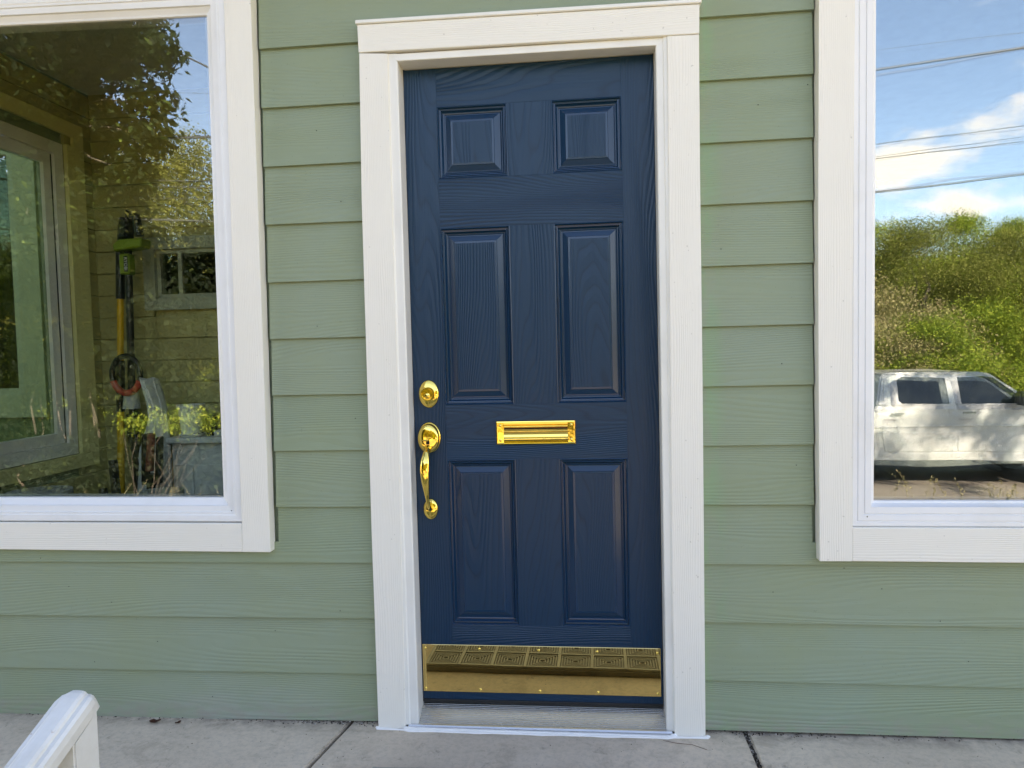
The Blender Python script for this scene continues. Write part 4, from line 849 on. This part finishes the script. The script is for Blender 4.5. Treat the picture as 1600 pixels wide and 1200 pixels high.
def proto(name, h, w, nclump, n, leaf, mt, trunk_h=.25, seed=0, low=.0, cr=(.28, .5), under=.35):
    random.seed(seed); limbs = []; cl = []
    top = Vector((random.uniform(-.1, .1) * w, random.uniform(-.1, .1) * w, h * .6)); limbs.append((bendy((0, 0, -.2), top, 7), .055 * h / 2.2, .02 * h / 3))
    for k in range(nclump):
        th = random.uniform(0, 2 * math.pi); u = random.random(); zz = low * h + (h * (1 - low)) * (.08 + .84 * u); prof_ = math.sin(math.pi * min(1, .18 + .80 * u)) ** .6
        rr_ = w * .5 * prof_ * math.sqrt(random.uniform(.25, 1)); p = (rr_ * math.cos(th), rr_ * math.sin(th), zz); cr_ = random.uniform(*cr) * w * .5
        cl.append((*p, cr_, cr_ ** 2))
        if k % 3 == 0: limbs.append((bendy((0, 0, max(trunk_h * h, zz * .35)), p, 5), .012 * h / 2, .004))
    return foliage_mesh(name, n, cl, leaf, .03 * w * .3, mt), limb_mesh(limbs)
protos = {
 'green': proto('crown', 4.4, 4.2, 95, 38000, .075, 'leaf_green', seed=3, cr=(.17, .34)), 'green2': proto('crown', 3.4, 3.8, 80, 30000, .066, 'leaf_green', seed=5, cr=(.13, .30)),
 'olive': proto('crown', 5.2, 4.4, 66, 52000, .062, 'leaf_olive', seed=8), 'dry': proto('crown', 3.2, 3.2, 46, 24000, .060, 'leaf_dry', seed=11, cr=(.2, .4)),
}
labels = {'green': 'bright green bushy tree on the bank behind the pickup', 'green2': 'low rounded green bush on the bank across the road', 'olive': 'tall olive green fine-leaved tree across the road', 'dry': 'dry brown brushy shrub on the bank behind the pickup'}
groups = {'green': 'green trees on the bank', 'green2': 'green bushes on the bank', 'olive': 'olive trees across the road', 'dry': 'dry shrubs on the bank'}
names = {'green': 'tree', 'green2': 'bush', 'olive': 'tree', 'dry': 'shrub'}
def plant(kind, x, y, s=1.0, sz=1.0, rot=None, dz=0):
    t = thing(names[kind], (x, y, H(x, y) - .1 + dz), labels[kind], 'tree' if names[kind] == 'tree' else 'shrub', groups[kind])
    t.scale = (s, s, s * sz); t.rotation_euler = (0, 0, random.uniform(0, 6.28) if rot is None else rot)
    for nm, me in zip(('crown', 'trunk'), protos[kind]):
        o = bpy.data.objects.new(nm, me); col.objects.link(o); o.parent = t
        if nm == 'crown': o['kind'] = 'stuff'
random.seed(21)
# bank behind the pickup (right window): dense, three ranks
for i in range(13): plant(random.choice(['green', 'green2', 'green', 'green2', 'olive']), 1.0 + i * 1.25 + random.uniform(-.4, .4), -16.2 + random.uniform(-.6, .5), random.uniform(.75, .95), .85)
for i in range(13): plant(random.choice(['green', 'olive', 'green', 'olive']), 1.5 + i * 1.6 + random.uniform(-.6, .6), -19.6 + random.uniform(-.6, .6), random.uniform(.85, 1.0), .88)
for x, y, s in ((7.0, -16.0, 1.0), (7.7, -15.6, .9), (8.4, -16.6, 1.05), (7.2, -17.6, 1.2), (8.6, -15.7, .6)): plant('dry', x, y, s)
for i in range(10): plant('green', 4 + i * 3.2, -26 + random.uniform(-2, 2), 1.0, .85)
# across the road on the left
for x, y, s in ((-11.4, -18.5, 1.55), (-13.0, -17.2, 1.45), (-9.8, -19.5, 1.35), (-15.5, -18.0, 1.6), (-7.6, -18.6, 1.05), (-18.2, -17.5, 1.5), (-5.2, -18.4, .95), (-12.2, -15.8, .9), (-14.6, -15.6, .95), (-10, -16.2, .85), (-17, -15.6, .9), (-7.8, -16.0, .8), (-3, -17.5, .9), (-1, -18, .9), (-20.5, -16, 1.3), (-23, -15, 1.3)): plant('olive', x, y, s)
for x, y, s in ((-9.5, -13.9 - 1, .8), (-11.3, -15.0, .8), (-13.2, -14.9, .85), (-15.2, -14.9, .8), (-7.5, -15.1, .75)): plant('green2', x, y, s)

# near tree: big dark crown hanging over the front yard at the left
random.seed(5); cl = []; limbs = []
cx, cy, cz = -7.15, -5.6, 5.0
tr_base = Vector((-9.6, -6.0, H(-9.6, -6.0) - .1))
for k in range(60):
    th = random.uniform(0, 6.283); ph = math.acos(random.uniform(-.75, 1)); rr_ = random.uniform(.45, 1)
    p = (cx + 2.15 * rr_ * math.sin(ph) * math.cos(th), cy + 2.0 * rr_ * math.sin(ph) * math.sin(th), cz + 1.75 * rr_ * math.cos(ph)); cl.append((*p, random.uniform(.35, .62), .45))
    if k % 4 == 0: limbs.append((bendy((cx - .4, cy - .3, cz - 1.1), p, 5), .035, .008))
for p, r_ in (((-4.55, -5.4, 4.55), .26), ((-4.75, -5.5, 4.05), .32), ((-4.70, -5.4, 3.65), .24), ((-5.0, -5.5, 3.30), .26), ((-5.15, -5.5, 4.80), .30), ((-5.5, -5.5, 3.05), .34), ((-6.1, -5.5, 3.0), .35), ((-5.1, -5.6, 4.4), .5), ((-5.3, -5.6, 3.8), .42), ((-6.7, -5.5, 3.2), .45), ((-7.3, -5.4, 3.4), .5), ((-6.4, -5.5, 3.8), .5), ((-6.9, -5.5, 3.7), .5), ((-6.0, -5.5, 3.5), .45), ((-7.3, -5.5, 4.1), .5), ((-6.2, -5.5, 4.4), .5), ((-5.8, -5.5, 4.9), .4), ((-5.9, -5.5, 2.6), .4), ((-6.6, -5.5, 2.5), .45), ((-5.5, -5.5, 2.75), .3)):
    cl.append((*p, r_, .20)); limbs.append((bendy((cx, cy, cz - .8), p, 6), .03, .005))
for k in range(34):  # upper clumps added out of view to keep sun off the tree and hedge
    p = (-5.3 + random.gauss(0, 1.8), -3.2 + random.gauss(0, 1.1), 7.8 + random.gauss(0, .7)); cl.append((*p, .7, .5))
    if k % 5 == 0: limbs.append((bendy((cx, cy, cz + .6), p, 6), .05, .01))
limbs.append((bendy(tr_base, (cx - 2.2, cy - .3, cz - 1.0), 8, .06), .20, .13)); limbs.append((bendy((cx - 2.2, cy - .3, cz - 1.05), (cx - .4, cy - .3, cz - .6), 6), .12, .08)); limbs.append((bendy((cx - .4, cy - .3, cz - .65), (cx + .3, cy, cz + .9), 6), .11, .04)); limbs.append((bendy((cx - .4, cy - .3, cz - 1.05), (cx - 1.2, cy - .5, cz + .7), 6), .10, .03))
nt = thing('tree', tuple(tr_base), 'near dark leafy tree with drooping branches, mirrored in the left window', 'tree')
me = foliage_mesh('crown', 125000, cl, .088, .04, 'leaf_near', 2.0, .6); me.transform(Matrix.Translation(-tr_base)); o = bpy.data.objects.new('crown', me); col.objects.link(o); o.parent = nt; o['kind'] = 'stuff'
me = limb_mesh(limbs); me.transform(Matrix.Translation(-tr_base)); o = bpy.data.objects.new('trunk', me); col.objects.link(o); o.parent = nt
random.seed(15); cl2 = []; limbs2 = []
sb = Vector((11.6, -5.4, H(11.6, -5.4) - .1))
for k in range(34):
    p = (9.5 + random.gauss(0, 1.1), -3.7 + random.gauss(0, .35), 6.5 + random.gauss(0, .65)); cl2.append((*p, random.uniform(.2, .42), .5)); limbs2.append((bendy((11.0, -4.6, 5.3), p, 5), .03, .006)) if k % 2 else None
limbs2.append((bendy(sb, (11.0, -4.6, 5.3), 7), .16, .08))
stt = thing('tree', tuple(sb), 'tree at the road edge whose high branches throw dappled shade on the white pickup', 'tree')
me = foliage_mesh('crown', 7500, cl2, .09, .05, 'leaf_green', 2.0); me.transform(Matrix.Translation(-sb)); o = bpy.data.objects.new('crown', me); col.objects.link(o); o.parent = stt; o['kind'] = 'stuff'
me = limb_mesh(limbs2); me.transform(Matrix.Translation(-sb)); o = bpy.data.objects.new('trunk', me); col.objects.link(o); o.parent = stt
# dark hedge placed to keep the left reflection dark, shade put into its leaves
hc = []
for k in range(270):
    hx_ = random.uniform(-10.5, -3.4); hc.append((hx_, random.uniform(-7.4, -6.6), random.uniform(-1.25, (3.7 if hx_ < -6.1 else 2.55) + .3 * math.sin(k)), .42, 1))
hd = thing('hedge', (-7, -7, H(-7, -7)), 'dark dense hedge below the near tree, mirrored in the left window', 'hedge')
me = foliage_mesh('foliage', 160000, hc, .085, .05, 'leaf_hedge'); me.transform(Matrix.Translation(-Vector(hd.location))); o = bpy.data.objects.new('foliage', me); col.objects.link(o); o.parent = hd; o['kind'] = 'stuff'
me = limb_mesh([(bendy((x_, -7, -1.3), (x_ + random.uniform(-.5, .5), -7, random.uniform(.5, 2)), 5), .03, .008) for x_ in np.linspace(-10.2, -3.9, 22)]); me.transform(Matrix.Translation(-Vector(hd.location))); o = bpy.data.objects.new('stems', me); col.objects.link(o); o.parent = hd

# dry grass stalks and weeds in the front yard
def weeds(name, spots, label, cat, h, mt, seed):
    random.seed(seed); bm = bmesh.new()
    for x, y in spots:
        z0 = H(x, y) - .02; hh_ = h * random.uniform(.6, 1.1); ax, ay = random.uniform(-.25, .25), random.uniform(-.25, .25)
        pts = [(x + ax * hh_ * t * t, y + ay * hh_ * t * t, z0 + hh_ * (t - .12 * t * t)) for t in (0, .25, .5, .75, 1)]; add_tube(bm, pts, [.0035, .003, .0025, .0018, .001], 4, cap=False)
        for k in range(10):
            t = random.uniform(.72, 1); p = Vector((x + ax * hh_ * t * t, y + ay * hh_ * t * t, z0 + hh_ * (t - .12 * t * t))); d_ = Vector((random.gauss(0, 1), random.gauss(0, 1), 1.2)).normalized() * .028; s_ = d_.orthogonal().normalized() * .006
            bm.faces.new([bm.verts.new(q) for q in (p, p + d_ * .5 + s_, p + d_, p + d_ * .5 - s_)])
    o = bm_done(bm, name, mt); tag(o, label, cat, kind='stuff')
weeds('dry_grass', [(random.uniform(-4.6, -2.6), random.uniform(-4.0, -3.1)) for _ in range(60)] + [(random.uniform(2.2, 4.2), random.uniform(-4.2, -3.2)) for _ in range(50)], 'pale dry grass stalks in the front yard, mirrored low in both windows', 'grass', .62, 'straw', 3)
wc_ = [(random.uniform(-4.4, -2.7), random.uniform(-3.8, -3.0), -.46 + random.uniform(0, .25), .16, 1) for _ in range(40)] + [(random.uniform(2.0, 4.6), random.uniform(-4.6, -3.6), -.5 + random.uniform(0, .12), .12, .6) for _ in range(30)]
o = bpy.data.objects.new('ground_cover', foliage_mesh('ground_cover', 9000, wc_, .035, .04, 'leaf_green')); col.objects.link(o); tag(o, 'green weeds and low leaves growing in the front yard', 'ground cover', kind='stuff')
# potted leafy plant outside whose sunlit top shows as a bright green band in the left glass
pc = [(random.uniform(-4.50, -3.62), random.uniform(-4.7, -4.3), random.uniform(.50, .66), .080, 1) for _ in range(40)]
bsh = thing('shrub', (-4.5, -4.5, H(-4.5, -4.5)), 'small bright green shrub in the yard, mirrored before the white flowerpot', 'shrub')
me = foliage_mesh('crown', 1700, pc, .034, .03, 'leaf_green'); me.transform(Matrix.Translation(-Vector(bsh.location))); o = bpy.data.objects.new('crown', me); col.objects.link(o); o.parent = bsh; o['kind'] = 'stuff'
me = limb_mesh([(bendy((-4.5, -4.5, -.7), (p[0], p[1], p[2]), 5),   .005, .002) for p in pc[::3]]); me.transform(Matrix.Translation(-Vector(bsh.location))); o = bpy.data.objects.new('trunk', me); col.objects.link(o); o.parent = bsh

# ================================================================ OVERHEAD WIRES
def wire(pts3, r_, label, wob=0):
    P2 = []
    for i in range(61):
        x = -40 + i * 1.5
        (xa, za), (xb, zb) = pts3[0], pts3[1]; sl = (zb - za) / (xb - xa); xm = (xa + xb) / 2
        zz = za + (x - xa) * sl + .0045 * ((x - xm) ** 2 if abs(x - xm) < 28 else 784)
        P2.append((x, pts3[2], zz + wob * math.sin(x * 4)))
    tag(tube('power_line', P2, r_, 'cable', seg=6), label, 'cable', 'overhead wires')
wire(((6.38, 6.95), (9.33, 7.30), -14.0), .030, 'thick bundled overhead cable, highest heavy line in the right window')
wire(((6.33, 5.38), (9.34, 5.63), -14.0), .011, 'thin overhead wire crossing the upper cloud in the right window')
wire(((6.33, 5.10), (9.34, 5.32), -14.1), .010, 'thin overhead wire just below the one crossing the cloud')
wire(((6.33, 5.18), (9.34, 5.46), -14.3), .006, 'faint middle overhead wire between the two thin ones')
wire(((6.32, 4.38), (9.35, 4.62), -14.0), .024, 'thick overhead cable just above the treetops in the right window')
wire(((7.29, 7.59), (9.33, 7.76), -14.4), .005, 'faintest overhead wire near the top of the right window')
tag(tube('service_cable', [(-11, -9, 7.4), (-9, -9, 7.12), (-7.65, -9, 6.73), (-6.84, -9, 6.37), (-5.93, -9, 5.90), (-4.5, -8.8, 5.0), (-3, -8.6, 4.2)], .014, 'cable', seg=6), 'single black service cable sagging across the left window sky', 'cable')
